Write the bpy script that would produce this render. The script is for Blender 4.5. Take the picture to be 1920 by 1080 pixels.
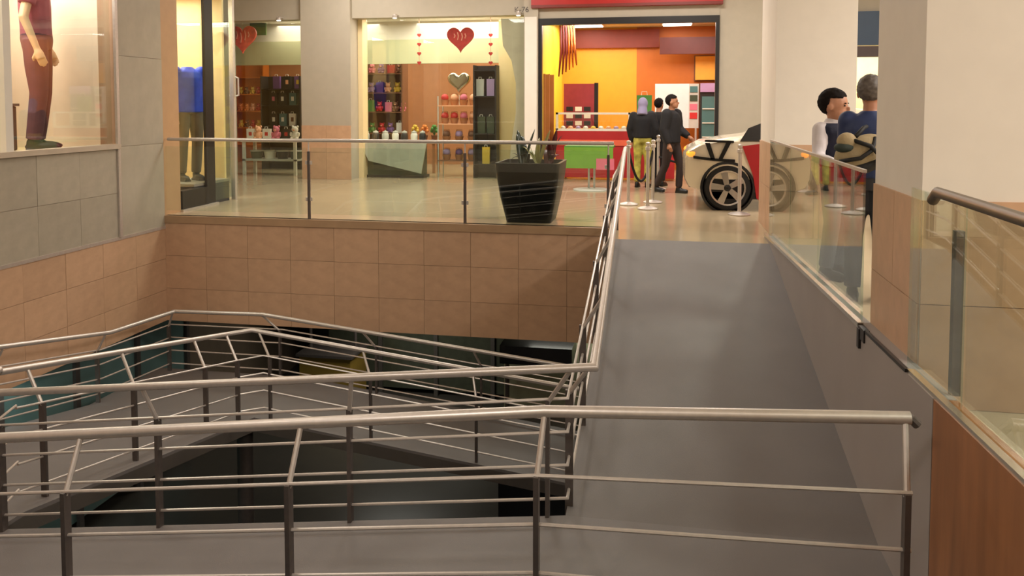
import bpy, math, random
from mathutils import Vector, Matrix, Euler, noise
random.seed(7)
S = bpy.context.scene
for o in list(bpy.data.objects): bpy.data.objects.remove(o)
COL = S.collection
R = math.radians

# ---------------------------------------------------------------- camera
FOC, CY, TH, PH = 1493.0, 274.0, math.atan(280/1493), R(3.0)
CAM = Vector((0, 0, 1.57))
cd = bpy.data.cameras.new('camera'); cam = bpy.data.objects.new('camera', cd); COL.objects.link(cam)
cam.location = CAM; cam.rotation_euler = (math.pi/2-PH, 0, TH)
cd.sensor_width = 36; cd.lens = FOC/1920*36; cd.shift_y = -(540-CY)/1920; cd.clip_start = .05; cd.clip_end = 200
S.camera = cam
ROT = Euler((math.pi/2-PH, 0, TH)).to_matrix()

# ---------------------------------------------------------------- world, exposure, ceiling light
w = bpy.data.worlds.new('world'); S.world = w; w.use_nodes = True
w.node_tree.nodes['Background'].inputs[0].default_value = (1, .86, .7, 1)
w.node_tree.nodes['Background'].inputs[1].default_value = .12
S.view_settings.view_transform = 'Standard'; S.view_settings.look = 'None'
S.view_settings.gamma = 1; S.view_settings.use_curve_mapping = False
S.view_settings.exposure = 0.12
def area(name, loc, sx, sy, power, col=(1, .945, .895), rot=(0, 0, 0)):
    l = bpy.data.lights.new(name, 'AREA'); l.shape = 'RECTANGLE'; l.size = sx; l.size_y = sy; l.energy = power; l.color = col
    o = bpy.data.objects.new(name, l); COL.objects.link(o); o.location = loc; o.rotation_euler = rot; return o
CEIL = 4.7
# (x, y, power): unseen luminaires added to light the hall, some as fill; panels built below
MALL_LIGHTS = [(4.6, 0.4, 200), (6.2, 4.0, 260), (6.2, 7.6, 300), (-2.8, -1.4, 155), (1.2, -1.6, 15), (-4.4, 5.6, 22), (-4.9, 2.6, 30), (-3.4, 12.8, 120), (.2, 12.8, 120), (3.9, 12.2, 90), (-6.0, 14.0, 80)]
for (x, y, p) in MALL_LIGHTS: area('added_ceiling_light', (x, y, CEIL-.06), 1.15, 1.15, p)

# ---------------------------------------------------------------- helpers
def U(px, py, X=None, Y=None, Z=None):
    d = ROT @ Vector(((px-960)/FOC, -(py-CY)/FOC, -1))
    t = (Z-CAM.z)/d.z if Z is not None else ((Y/d.y) if Y is not None else X/d.x)
    return CAM + d*t
def lin(c): return tuple(((v/255)/12.92 if v/255 <= .04045 else ((v/255+.055)/1.055)**2.4) for v in c)
MATS = {}
def mat(name, rgb, rough=.5, metal=0, var=.06, scale=6, bump=0, bscale=60, spec=.5, emit=0, stretch=None, coat=0):
    if name in MATS: return MATS[name]
    m = bpy.data.materials.new(name); m.use_nodes = True; nt = m.node_tree; b = nt.nodes['Principled BSDF']
    b.inputs['Roughness'].default_value = rough; b.inputs['Metallic'].default_value = metal
    b.inputs['Specular IOR Level'].default_value = spec
    if coat: b.inputs['Coat Weight'].default_value = coat
    c = lin(rgb)
    tc = nt.nodes.new('ShaderNodeTexCoord'); mp = nt.nodes.new('ShaderNodeMapping')
    nt.links.new(tc.outputs['Object'], mp.inputs[0])
    if stretch: mp.inputs['Scale'].default_value = stretch
    n = nt.nodes.new('ShaderNodeTexNoise'); n.inputs['Scale'].default_value = scale; n.inputs['Detail'].default_value = 4
    nt.links.new(mp.outputs[0], n.inputs['Vector'])
    r = nt.nodes.new('ShaderNodeValToRGB')
    r.color_ramp.elements[0].position = .3; r.color_ramp.elements[1].position = .7
    r.color_ramp.elements[0].color = tuple(max(0, v*(1-var)) for v in c)+(1,)
    r.color_ramp.elements[1].color = tuple(min(1, v*(1+var)) for v in c)+(1,)
    nt.links.new(n.outputs['Fac'], r.inputs[0]); nt.links.new(r.outputs[0], b.inputs['Base Color'])
    if bump:
        n2 = nt.nodes.new('ShaderNodeTexNoise'); n2.inputs['Scale'].default_value = bscale
        nt.links.new(mp.outputs[0], n2.inputs['Vector'])
        bp = nt.nodes.new('ShaderNodeBump'); bp.inputs['Strength'].default_value = bump; bp.inputs['Distance'].default_value = .01
        nt.links.new(n2.outputs['Fac'], bp.inputs['Height']); nt.links.new(bp.outputs[0], b.inputs['Normal'])
    if emit:
        nt.links.new(r.outputs[0], b.inputs['Emission Color']); b.inputs['Emission Strength'].default_value = emit
    MATS[name] = m; return m
def tilemat(name, rgb, rough, var=.12):
    """tile colour differs a little from tile to tile (Object Info random) plus a fine mottling"""
    m = mat(name, rgb, rough, var=.07, scale=5); nt = m.node_tree; b = nt.nodes['Principled BSDF']
    oi = nt.nodes.new('ShaderNodeObjectInfo'); mr = nt.nodes.new('ShaderNodeMapRange')
    mr.inputs['To Min'].default_value = 1-var; mr.inputs['To Max'].default_value = 1+var
    nt.links.new(oi.outputs['Random'], mr.inputs['Value'])
    hs = nt.nodes.new('ShaderNodeHueSaturation'); nt.links.new(mr.outputs[0], hs.inputs['Value'])
    src = b.inputs['Base Color'].links[0].from_socket
    nt.links.new(src, hs.inputs['Color']); nt.links.new(hs.outputs[0], b.inputs['Base Color']); return m
def glassmat(name, tint=(.93, .97, .95), rough=0.0):
    m = bpy.data.materials.new(name); m.use_nodes = True; nt = m.node_tree; nt.nodes.remove(nt.nodes['Principled BSDF'])
    out = nt.nodes['Material Output']
    t = nt.nodes.new('ShaderNodeBsdfTransparent'); t.inputs[0].default_value = tint+(1,)
    g = nt.nodes.new('ShaderNodeBsdfGlossy'); g.inputs['Roughness'].default_value = rough; g.inputs[0].default_value = (1, 1, 1, 1)
    fr = nt.nodes.new('ShaderNodeFresnel'); fr.inputs[0].default_value = 1.5
    # parallel-sided pane: the ray leaves at the angle it came in, so both faces reflect alike
    ge = nt.nodes.new('ShaderNodeNewGeometry'); mm = nt.nodes.new('ShaderNodeMapRange'); mm.inputs['To Min'].default_value = 1.5; mm.inputs['To Max'].default_value = 1/1.5
    nt.links.new(ge.outputs['Backfacing'], mm.inputs['Value']); nt.links.new(mm.outputs[0], fr.inputs[0])
    mx = nt.nodes.new('ShaderNodeMixShader')
    nt.links.new(fr.outputs[0], mx.inputs[0]); nt.links.new(t.outputs[0], mx.inputs[1]); nt.links.new(g.outputs[0], mx.inputs[2])
    nt.links.new(mx.outputs[0], out.inputs[0]); MATS[name] = m; return m

M_TAN = tilemat('tan_tile', (198, 160, 128), .45, .045)
M_GROUT = mat('grout', (170, 140, 112), .8)
M_GREY = tilemat('grey_tile', (176, 166, 148), .35, .05)
M_FLOOR = mat('polished_floor', (182, 164, 134), .16, var=.05, scale=1.5)
M_WHITE = mat('white_paint', (228, 220, 208), .6, var=.02)
M_PLASTER = mat('grey_plaster', (178, 168, 150), .6, var=.03)
M_CREAM = mat('cream_paint', (232, 208, 160), .6, var=.03)
M_PINKW = mat('display_wall', (240, 222, 200), .6, var=.03)
M_STEEL = mat('brushed_steel', (208, 199, 191), .38, .6, var=.05, scale=30)
M_STEELD = mat('dark_steel', (100, 91, 86), .45, .5, var=.08, scale=30)
M_RUBBER = mat('ramp_rubber', (112, 106, 103), .62, var=.06, scale=2.5, bump=.15, bscale=220)
M_RAMPSIDE = mat('ramp_side_paint', (152, 143, 138), .55, var=.04, scale=2)
M_DARKSIDE = mat('ramp_edge_steel', (84, 78, 72), .5, var=.06)
M_WOOD = mat('wood_panel', (150, 98, 58), .4, var=.18, scale=3, stretch=(4, 4, .5))
M_BLACK = mat('black_metal', (24, 20, 20), .4)
M_GLASS = glassmat('clear_glass')
M_GLASSG = glassmat('green_glass', (.86, .93, .9))
M_TEAL = mat('teal_frosted_glass', (104, 132, 128), .4, var=.1, scale=2)
M_CEIL = mat('ceiling_paint', (226, 220, 208), .8, var=.02)
M_LAMP = mat('lamp_diffuser', (255, 236, 205), .5, emit=3, var=0)
M_SHOPLAMP = mat('shop_lamp_diffuser', (255, 250, 240), .5, emit=5, var=0)

class MB:
    def __init__(s): s.v = []; s.f = []
    def quad(s, *p):
        i = len(s.v); s.v += [tuple(q) for q in p]; s.f.append(tuple(range(i, i+len(p)))); return s
    def box(s, x0, x1, y0, y1, z0, z1):
        i = len(s.v)
        s.v += [(x0,y0,z0),(x1,y0,z0),(x1,y1,z0),(x0,y1,z0),(x0,y0,z1),(x1,y0,z1),(x1,y1,z1),(x0,y1,z1)]
        s.f += [tuple(i+k for k in q) for q in ((0,3,2,1),(4,5,6,7),(0,1,5,4),(1,2,6,5),(2,3,7,6),(3,0,4,7))]; return s
    def hexa(s, b, t):      # bottom 4 points, top 4 points (same order, counter-clockwise from above)
        i = len(s.v); s.v += [tuple(p) for p in b]+[tuple(p) for p in t]
        s.f += [tuple(i+k for k in q) for q in ((0,3,2,1),(4,5,6,7),(0,1,5,4),(1,2,6,5),(2,3,7,6),(3,0,4,7))]; return s
    def tube(s, pts, rad, n=10, flat=None):
        pts = [Vector(p) for p in pts]; m = len(pts)
        rad = rad if isinstance(rad, (list, tuple)) else [rad]*m
        i = len(s.v); prev = None
        for k, p in enumerate(pts):
            a = pts[max(0, k-1)]; b = pts[min(m-1, k+1)]
            t = (b-a).normalized()
            if 0 < k < m-1:
                t1 = (pts[k]-pts[k-1]).normalized(); t2 = (pts[k+1]-pts[k]).normalized(); t = (t1+t2).normalized(); 
                mit = 1/max(.5, t.dot(t1))
            else: mit = 1
            up = Vector((0,0,1)) if abs(t.z) < .95 else Vector((0,1,0))
            x = t.cross(up).normalized(); y = x.cross(t).normalized()
            if prev is not None and x.dot(prev) < 0: x = -x; y = -y
            prev = x
            fx, fy = flat if flat else (1, 1)
            for j in range(n):
                an = 2*math.pi*j/n
                s.v.append(tuple(p + x*math.cos(an)*rad[k]*fx*mit + y*math.sin(an)*rad[k]*fy))
        for k in range(m-1):
            for j in range(n):
                s.f.append((i+k*n+j, i+k*n+(j+1) % n, i+(k+1)*n+(j+1) % n, i+(k+1)*n+j))
        s.f.append(tuple(i+j for j in reversed(range(n)))); s.f.append(tuple(i+(m-1)*n+j for j in range(n))); return s
    def ell(s, c, r, nu=12, nv=8, rot=None):
        c = Vector(c); i = len(s.v); r = r if isinstance(r, (tuple, list)) else (r, r, r)
        def q(p):
            p = Vector(p)
            if rot is not None: p = rot @ p
            return tuple(c+p)
        s.v.append(q((0,0,-r[2])))
        for a in range(1, nv):
            ph = -math.pi/2+math.pi*a/nv
            for j in range(nu):
                an = 2*math.pi*j/nu
                s.v.append(q((r[0]*math.cos(ph)*math.cos(an), r[1]*math.cos(ph)*math.sin(an), r[2]*math.sin(ph))))
        s.v.append(q((0,0,r[2]))); T = len(s.v)-1
        for j in range(nu):
            s.f.append((i, i+1+(j+1) % nu, i+1+j)); s.f.append((T, T-nu+j, T-nu+(j+1) % nu))
        for a in range(nv-2):
            for j in range(nu):
                b = i+1+a*nu; s.f.append((b+j, b+(j+1) % nu, b+nu+(j+1) % nu, b+nu+j))
        return s
    def rings(s, rs, n=14):  # rs: (cx,cy,cz,rx,ry) horizontal ellipse stack, bottom to top
        i = len(s.v)
        for (cx,cy,cz,rx,ry) in rs:
            for j in range(n):
                an = 2*math.pi*j/n; s.v.append((cx+rx*math.cos(an), cy+ry*math.sin(an), cz))
        m = len(rs)
        for k in range(m-1):
            for j in range(n): s.f.append((i+k*n+j, i+k*n+(j+1) % n, i+(k+1)*n+(j+1) % n, i+(k+1)*n+j))
        s.f.append(tuple(i+j for j in reversed(range(n)))); s.f.append(tuple(i+(m-1)*n+j for j in range(n))); return s
    def lathe(s, prof, c=(0,0,0), n=20):  # prof (r,z)
        return s.rings([(c[0], c[1], c[2]+z, r, r) for r, z in prof], n)
    def prism(s, poly, y0, y1, axis='y'):  # poly of (a,b): y -> (x,z); x -> (y,z); z -> (x,y)
        i = len(s.v); n = len(poly)
        for d in (y0, y1):
            for a, b in poly:
                s.v.append((a, d, b) if axis == 'y' else ((d, a, b) if axis == 'x' else (a, b, d)))
        s.f.append(tuple(i+k for k in range(n))); s.f.append(tuple(i+n+k for k in reversed(range(n))))
        for k in range(n): s.f.append((i+k, i+n+k, i+n+(k+1) % n, i+(k+1) % n))
        return s
    def xf(s, M): s.v = [tuple(M @ Vector(p)) for p in s.v]; return s
    def build(s, name, m, parent=None, smooth=False, kind=None, base=None, bevel=0):
        off = Vector(parent['base']) if parent is not None and 'base' in parent else Vector((0,0,0))
        if parent is None and base is not None: off = Vector(base)
        me = bpy.data.meshes.new(name); me.from_pydata([tuple(Vector(p)-off) for p in s.v], [], s.f); me.validate()
        import bmesh
        b = bmesh.new(); b.from_mesh(me); bmesh.ops.recalc_face_normals(b, faces=b.faces); b.to_mesh(me); b.free()
        me.materials.append(m)
        if smooth: me.polygons.foreach_set('use_smooth', [True]*len(me.polygons)); 
        if smooth == 'auto': me.set_sharp_from_angle(angle=R(40))
        o = bpy.data.objects.new(name, me); COL.objects.link(o)
        if parent is not None:
            o.parent = parent; o['base'] = tuple(off)
        else:
            o.location = off; o['base'] = tuple(off)
        if kind: o['kind'] = kind
        if bevel:
            bv = o.modifiers.new('bevel', 'BEVEL'); bv.width = bevel; bv.segments = 2
        return o
def thing(name, label, cat, base, group=None):
    o = bpy.data.objects.new(name, None); COL.objects.link(o); o.location = base; o['base'] = tuple(base)
    o.empty_display_size = .1; o['label'] = label; o['category'] = cat
    if group: o['group'] = group
    return o
def tag(o, label, cat, group=None):
    o['label'] = label; o['category'] = cat
    if group: o['group'] = group
    return o
def struct(o): o['kind'] = 'structure'; return o
def Bx(*a): return MB().box(*a)
def clean_base():
    for o in bpy.data.objects:
        if 'base' in o: del o['base']

# tiles: shared unit mesh
_tm = {}
def tiles(parent, m, axis, pos, a0, a1, z0, z1, na, nz, depth=.012, gap=.004, name='tile', skip=None):
    """grid of thin tiles on a plane; axis 'y': plane y=pos facing -y, 'x+': x=pos facing +x, 'x-': facing -x"""
    off = Vector(parent['base'])
    if m.name not in _tm:
        me = bpy.data.meshes.new('tile'); mb = Bx(-.5,.5,-.5,.5,-.5,.5); me.from_pydata(mb.v, [], mb.f); me.materials.append(m); _tm[m.name] = me
    da = (a1-a0)/na; dz = (z1-z0)/nz
    for i in range(na):
        for k in range(nz):
            ca = a0+(i+.5)*da; cz = z0+(k+.5)*dz
            if skip and skip(ca, cz): continue
            o = bpy.data.objects.new(name, _tm[m.name]); COL.objects.link(o); o.parent = parent
            d = depth*random.uniform(.85, 1.15)
            if axis == 'y': o.location = Vector((ca, pos-d/2, cz))-off; o.scale = (da-gap, d, dz-gap)
            elif axis == 'x+': o.location = Vector((pos+d/2, ca, cz))-off; o.scale = (d, da-gap, dz-gap)
            else: o.location = Vector((pos-d/2, ca, cz))-off; o.scale = (d, da-gap, dz-gap)

# ================================================================ STRUCTURE
XL, YE, XR0, XR1, YT = -6.9, 10.1, -.54, 1.21, 9.3
LOWZ, SLAB = -4.2, -1.5
# upper floor slabs (top at z = 0)
fl = struct(MB().box(-14, XR0, YE+.03, 24, -.3, 0).box(XR0, 1.21, YT, 24, -.3, 0).box(1.31, 9, 2.2, 24, -.3, -.0).box(1.21, 1.31, 9.74, 24, -.3, 0).box(-7.2, 9, -5, 2.2, -.3, 0).build('floor', M_FLOOR, base=(0, 12, 0)))
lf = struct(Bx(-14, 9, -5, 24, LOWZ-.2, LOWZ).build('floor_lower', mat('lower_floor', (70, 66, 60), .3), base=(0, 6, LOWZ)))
# fascia under the far floor, tiled
wf = struct(MB().box(XL, XR0, YE+.012, YE+.25, SLAB, -.02).build('wall_far', M_GROUT, base=(-3.7, YE, SLAB)))
tiles(wf, M_TAN, 'y', YE+.012, XL, XR0, SLAB, -.1, 10, 3)
Bx(XL, XR0, YE-.015, YE+.1, -.1, .0).build('edge_trim', mat('edge_stone', (172, 140, 108), .35), wf)
# underside of the upper slab
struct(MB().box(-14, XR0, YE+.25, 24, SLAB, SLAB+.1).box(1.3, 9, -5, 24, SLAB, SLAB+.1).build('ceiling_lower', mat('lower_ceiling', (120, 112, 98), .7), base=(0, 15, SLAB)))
struct(Bx(XR0, 1.21, YT, YT+.2, SLAB, -.3).build('trim_1', M_DARKSIDE, base=(0, YT, SLAB)))
# left wall: display window opening Y 7.42..9.14 above z 1.05, grey tile, tan tile lower
wl = struct(MB().box(XL-.25, XL, -5, YE, SLAB, -.16).box(XL-.25, XL, -5, YE, -.16, 1.03).box(XL-.25, XL, 9.16, YE, 1.03, CEIL).box(XL-.25, XL, -5, 6.2, 1.03, CEIL).box(XL-.25, XL, 6.2, 9.16, 3.6, CEIL).build('wall_left', M_GROUT, base=(XL, 4, SLAB)))
tiles(wl, M_TAN, 'x+', XL, 2.4, YE, SLAB, -.17, 12, 3)
tiles(wl, M_GREY, 'x+', XL, 2.4, 9.12, -.15, 1.0, 10, 2)
tiles(wl, M_GREY, 'x+', XL, 9.2, YE, -.15, 4.55, 1, 4)
Bx(XL-.1, XL+.05, 5.0, 9.16, 1.0, 1.06).build('window_sill', mat('sill_stone', (196, 180, 160), .3), wl)
MB().box(XL, XL+.035, 9.12, 9.17, -.15, 4.6).build('corner_trim', M_STEEL, wl)
MB().box(XL, XL+.02, 2.4, YE, -.185, -.145).build('ledge_trim', M_STEEL, wl)
# display window interior
wd = struct(MB().box(-8.55, -8.5, 5.6, 9.5, 1.0, 3.6).box(-8.5, XL-.2, 9.2, 9.25, 1.0, 3.6).box(-8.5, XL-.2, 5.6, 5.65, 1.0, 3.6).build('wall_display', M_PINKW, base=(-8.5, 7.5, 1)))
struct(MB().box(-8.5, XL-.05, 5.6, 9.2, .94, 1.0).build('floor_display', M_CREAM, base=(-7.7, 7.5, 1)))
struct(MB().box(-8.5, XL-.05, 5.6, 9.2, 3.6, 3.65).build('ceiling_display', M_WHITE, base=(-7.7, 7.5, 3.6)))
w1 = struct(MB().box(XL-.06, XL-.045, 6.2, 9.12, 1.06, 3.6).build('window_1', M_GLASS, base=(XL, 8, 1.06)))
MB().box(XL-.1, XL+.02, 7.36, 7.46, 1.06, 3.6).build('mullion', M_WHITE, w1)
# left store beyond the floor edge (same wall line continues), glazed
ws = struct(MB().box(XL-.3, XL, YE, 10.5, 0, CEIL).box(XL-.3, XL, 10.5, 12.1, 3.35, CEIL).build('wall_store', mat('tan_render', (186, 148, 108), .5, var=.04), base=(XL, 10.3, 0)))
struct(MB().box(-10.5, -10.4, 10.2, 13.2, 0, 3.6).box(-10.5, XL-.3, 10.15, 10.2, 0, 3.6).box(-10.5, XL-.35, 12.3, 12.35, 0, 3.6).build('wall_store_back', mat('store_back', (226, 196, 140), .6), base=(-10, 11, 0)))
struct(Bx(-10.5, XL-.1, 10.2, 12.35, 3.4, 3.45).build('ceiling_store', M_WHITE, base=(-9, 11, 3.4)))
w2 = struct(MB().box(XL-.05, XL-.035, 10.52, 11.2, .36, 3.35).build('window_2', M_GLASS, base=(XL, 11, 0)))
MB().box(XL-.045, XL+.0, 11.2, 11.43, 0, 3.4).build('frame_post', M_BLACK, w2)
MB().box(XL-.12, XL+.02, 10.52, 11.19, .02, .3).build('plinth', M_BLACK, w2)
MB().box(XL-.14, XL+.04, 10.5, 11.46, 0, .03).build('threshold', M_STEEL, w2)
d1 = struct(MB().box(XL-.05, XL-.03, 11.46, 12.03, .05, 3.3).build('door_1', M_GLASSG, base=(XL, 11.7, 0)))
MB().box(XL-.07, XL+.0, 12.02, 12.08, 0, 3.35).build('door_stile', M_STEEL, d1)
MB().tube([(XL+.02, 12.05, 1.7), (XL+.07, 12.05, 1.72), (XL+.07, 12.05, 2.0), (XL+.02, 12.05, 2.02)], .014, 8).build('door_handle', M_STEEL, d1)

# ---- heart shop front (y = 15.8)
YS = 15.8
def px(x, Y=YS): return U(x, 200, Y=Y).x
def pz(y, Y=YS, x=900): return U(x, y, Y=Y).z
HX = dict(a=px(430), b=px(570), c=px(662), d=px(984), e=px(1010), f=px(1347), g=px(1440))
wsh = struct(MB().box(-14, HX['a'], YS, YS+.3, 0, CEIL).box(HX['b'], HX['c'], YS-.12, YS+.3, 0, CEIL)
    .box(HX['a'], HX['b'], YS, YS+.3, 3.36, CEIL).box(HX['c'], HX['d'], YS, YS+.3, 3.36, CEIL)
    .box(HX['d'], HX['e'], YS-.1, YS+.3, 0, CEIL).box(HX['e'], HX['f'], YS-.02, YS+.3, 3.26, CEIL)
    .box(HX['f'], 3.0, YS, YS+.3, 0, CEIL).build('wall_shops', M_PLASTER, base=(-3, YS, 0)))
tiles(wsh, M_TAN, 'y', YS-.12, HX['b'], HX['c'], 0, 1.13, 2, 2)
MB().box(HX['d']+.02, HX['e']-.02, YS-.13, YS-.1, 0, 3.3).build('frame_pillar', M_WHITE, wsh)
struct(MB().box(-12.5, HX['b'], YS+4.4, YS+4.5, 0, 3.5).box(HX['b'], -2.4, YS+4.4, YS+4.5, 0, 3.5).box(-2.5, -2.4, YS+.3, YS+4.4, 0, 3.5).box(-12.6, -12.5, YS+.3, YS+4.4, 0, 3.5)
    .build('wall_heart_shop', mat('shop_terracotta', (182, 122, 80), .6, var=.05), base=(-6, YS+4.4, 0)))
struct(Bx(-12.6, -2.4, YS+.3, YS+4.5, 3.45, 3.5).build('ceiling_heart_shop', M_WHITE, base=(-6, YS+2, 3.45)))
# pale green bulkhead within the shop
struct(Bx(-12.5, -2.5, YS+1.5, YS+1.6, pz(118, YS+1.5), pz(72, YS+1.5)).build('trim_2', mat('pale_green', (208, 208, 168), .6, var=.02), base=(-6, YS+1.5, 2.5)))
struct(Bx(-12.5, -2.5, YS+1.62, YS+1.7, pz(76, YS+1.5), 3.45).build('trim_9', M_WHITE, base=(-6, YS+1.66, 3)))
# lit cream jamb and curved partition
struct(Bx(HX['c']+.0, px(690, YS+.6), YS+.3, YS+.6, 0, 3.4).build('trim_3', M_CREAM, base=(HX['c']+.1, YS+.4, 0)))
cp = MB(); pts = [(px(938), 3.3), (px(942), 2.75), (px(958), 2.45), (px(966), 2.0), (px(966), 1.4), (px(958), .8), (px(950), 0)]
cp.prism([(HX['d']-.02, 0)]+[(a, b) for a, b in reversed(pts)]+[(HX['d']-.02, 3.3)], YS+.06, YS+.12)
struct(cp.build('trim_4', mat('grey_beige', (186, 170, 146), .6), base=(px(960), YS, 0)))
struct(Bx(px(935, YS+1.2), -2.5, YS+1.2, YS+1.3, 0, 3.4).build('trim_5', M_CREAM, base=(-3, YS+1.2, 0)))
w3 = struct(Bx(HX['a'], HX['b'], YS+.14, YS+.155, .05, 3.36).build('window_3', M_GLASS, base=(-8, YS, 0)))
w4 = struct(Bx(HX['c']+.3, HX['d'], YS+.03, YS+.045, .05, 3.36).build('window_4', M_GLASS, base=(-4.5, YS, 0)))
MB().box(HX['b']-.08, HX['b'], YS+.05, YS+.2, 0, 3.36).build('window_frame', M_CREAM, w3)
# ---- orange shop
YB = YS+3.7
struct(MB().box(HX['e']-.1, px(1193, YB), YB, YB+.1, 0, 3.5).build('wall_orange_shop', mat('orange_paint', (240, 160, 40), .5, var=.03), base=(-1, YB, 0)))
struct(MB().box(px(1193, YB), 1.6, YB-.0, YB+.1, 0, 3.5).box(1.5, 1.6, YS+.3, YB, 0, 3.5).build('wall_brown_shop', mat('burnt_orange_paint', (196, 108, 34), .5, var=.04), base=(.7, YB, 0)))
struct(Bx(HX['e']-.12, HX['e']+.02, YS+.3, YB, 0, 3.5).build('wall_yellow_shop', mat('yellow_paint', (236, 214, 60), .5, var=.03), base=(-2.4, YS+2, 0)))
struct(Bx(-2.5, 1.6, YS+.3, YB+.1, 3.42, 3.5).build('ceiling_orange_shop', mat('shop_ceiling', (216, 206, 180), .7), base=(-.5, YS+2, 3.42)))
struct(Bx(px(1042, YB-.1), px(1235, YB-.1), YB-.12, YB, pz(93, YB-.1), pz(60, YB-.1)).build('trim_6', mat('maroon_band', (128, 48, 32), .5), base=(-1, YB, 3)))
struct(Bx(px(1236, YB-.5), 1.5, YB-.6, YB-.5, pz(106, YB-.5), pz(76, YB-.5)).build('trim_7', mat('dark_maroon_band', (88, 36, 30), .5), base=(1, YB, 3)))
fr = struct(MB().box(HX['e'], HX['f'], YS-.06, YS+.06, 3.14, 3.27).box(HX['e'], HX['e']+.07, YS-.06, YS+.06, 0, 3.14).box(HX['f']-.07, HX['f'], YS-.06, YS+.06, 0, 3.14).build('trim_8', M_BLACK, base=(-.6, YS, 0)))
# right-hand boundary, wall behind the white columns
struct(MB().box(5.6, 9, 16.5, 16.7, 0, CEIL).box(3.0, 3.06, YS, 16.7, 0, CEIL).box(3.06, 5.6, 16.5, 16.7, 2.95, CEIL).build('wall_right_far', M_PLASTER, base=(6, 16.5, 0)))
struct(Bx(3.06, 5.6, 19, 19.1, 0, 3).build('wall_beyond', mat('bright_cream', (250, 232, 180), .6), base=(4.4, 19, 0)))
struct(Bx(3.06, 5.6, 16.7, 19, 2.95, 3.05).build('ceiling_beyond', M_WHITE, base=(4.4, 18, 3)))
sg = tag(Bx(px(1605, 16.3), px(1690, 16.3), 16.38, 16.5, pz(84, 16.3, 1630), pz(20, 16.3, 1630)).build('shop_sign', mat('dark_blue_sign', (34, 58, 84), .4), base=(4.2, 16.4, 2.6)), 'dark blue blank sign panel above the lit opening behind the man', 'sign')
bm_ = Bx(px(1605, 16.3), px(1690, 16.3), 16.35, 16.5, pz(106, 16.3, 1630), pz(86, 16.3, 1630)).build('lower_rail', mat('brown_trim', (74, 58, 56), .5), sg)
struct(Bx(9, 9.2, -5, 24, LOWZ, CEIL).build('wall_right', M_PLASTER, base=(9, 8, 0)))
struct(Bx(-7.2, 9, -5.2, -5, LOWZ, CEIL).build('wall_back', M_PLASTER, base=(0, -5, 0)))
struct(Bx(-14, 9, -5, 24, CEIL, CEIL+.1).build('ceiling', M_CEIL, base=(0, 8, CEIL)))
for i, (x, y, p) in enumerate(MALL_LIGHTS):
    t = thing('ceiling_light', 'square ceiling light panel added out of view to light the mall walkway and atrium', 'ceiling light', (x, y, CEIL-.05), 'added ceiling light panels')
    MB().box(x-.64, x+.64, y-.64, y+.64, CEIL-.03, CEIL).build('frame', M_WHITE, t)
    MB().box(x-.58, x+.58, y-.58, y+.58, CEIL-.045, CEIL-.03).build('diffuser', M_LAMP, t)

# ---- columns with tan dado
def column(name, x0, x1, y0, y1, dado, zb=0, tx=2):
    c = MB().box(x0, x1, y0, y1, zb, CEIL).build(name, M_WHITE, base=((x0+x1)/2, (y0+y1)/2, zb)); struct(c)
    tiles(c, M_TAN, 'y', y0, x0, x1, 0.0, dado, tx, 2)
    tiles(c, M_TAN, 'x-', x0, y0, y1, 0.0, dado, 2, 2)
    return c
column('column', 1.32, 2.55, 4.39, 5.3, 1.08)
column('column', 1.31, 2.2, 9.75, 11.1, 1.1)

# ---- ramps -----------------------------------------------------------------
ZL = -.885          # landing
Y1 = 4.62           # bottom of first ramp
def slab(name, P, th=.16, m=M_RUBBER, edge=M_DARKSIDE):   # P four top points ccw from above
    P = [Vector(p) for p in P]; o = Vector((0, 0, th)); k = Vector((0, 0, .03))
    c = sum(P, Vector())/4
    s = struct(MB().hexa([p-k for p in P], P).build(name, m, base=tuple(c)))
    MB().hexa([p-o for p in P], [p-k for p in P]).build('edge_beam', edge, s); return s
slab('ramp', [(XR0, Y1, ZL), (XR1, Y1, ZL), (XR1, YT, -.0), (XR0, YT, -.0)])
slab('floor_landing', [(XR0, 3.3, ZL), (XR1, 3.3, ZL), (XR1, Y1, ZL), (XR0, Y1, ZL)])
XL2, ZL2 = -4.5, -1.37
slab('ramp', [(XL2, 3.3, ZL2), (XR0, 3.3, ZL), (XR0, Y1, ZL), (XL2, Y1, ZL2)])
slab('floor_landing', [(-6.88, 3.3, ZL2), (XL2, 3.3, ZL2), (XL2, 4.85, ZL2), (-6.88, 4.85, ZL2)])
ZL3 = -1.97
slab('ramp', [(-6.6, 4.85, ZL2), (XL2, 4.85, ZL2), (XL2, 8.15, ZL3), (-6.6, 8.15, ZL3)])
slab('floor_landing', [(-6.6, 8.15, ZL3), (XL2, 8.15, ZL3), (XL2, 9.5, ZL3), (-6.6, 9.5, ZL3)])
slab('ramp', [(XL2, 8.15, ZL3), (XR0, 8.15, -2.46), (XR0, 9.5, -2.46), (XL2, 9.5, ZL3)])
slab('floor_landing', [(XR0, 8.0, -2.46), (1.2, 8.0, -2.46), (1.2, 9.5, -2.46), (XR0, 9.5, -2.46)])
slab('ramp', [(XR0, 4.7, -3.0), (1.2, 4.7, -3.0), (1.2, 8.0, -2.46), (XR0, 8.0, -2.46)])
for (x, y, z) in ((-4.7, 8.3, -2.13), (-4.7, 4.8, -1.53), (-.4, 4.75, -1.05), (-.4, 8.3, -2.6)):
    struct(MB().lathe([(.09, 0), (.09, z-LOWZ+.02)], (x, y, LOWZ), 12).build('column_support', M_STEELD, smooth='auto', base=(x, y, LOWZ)))

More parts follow.
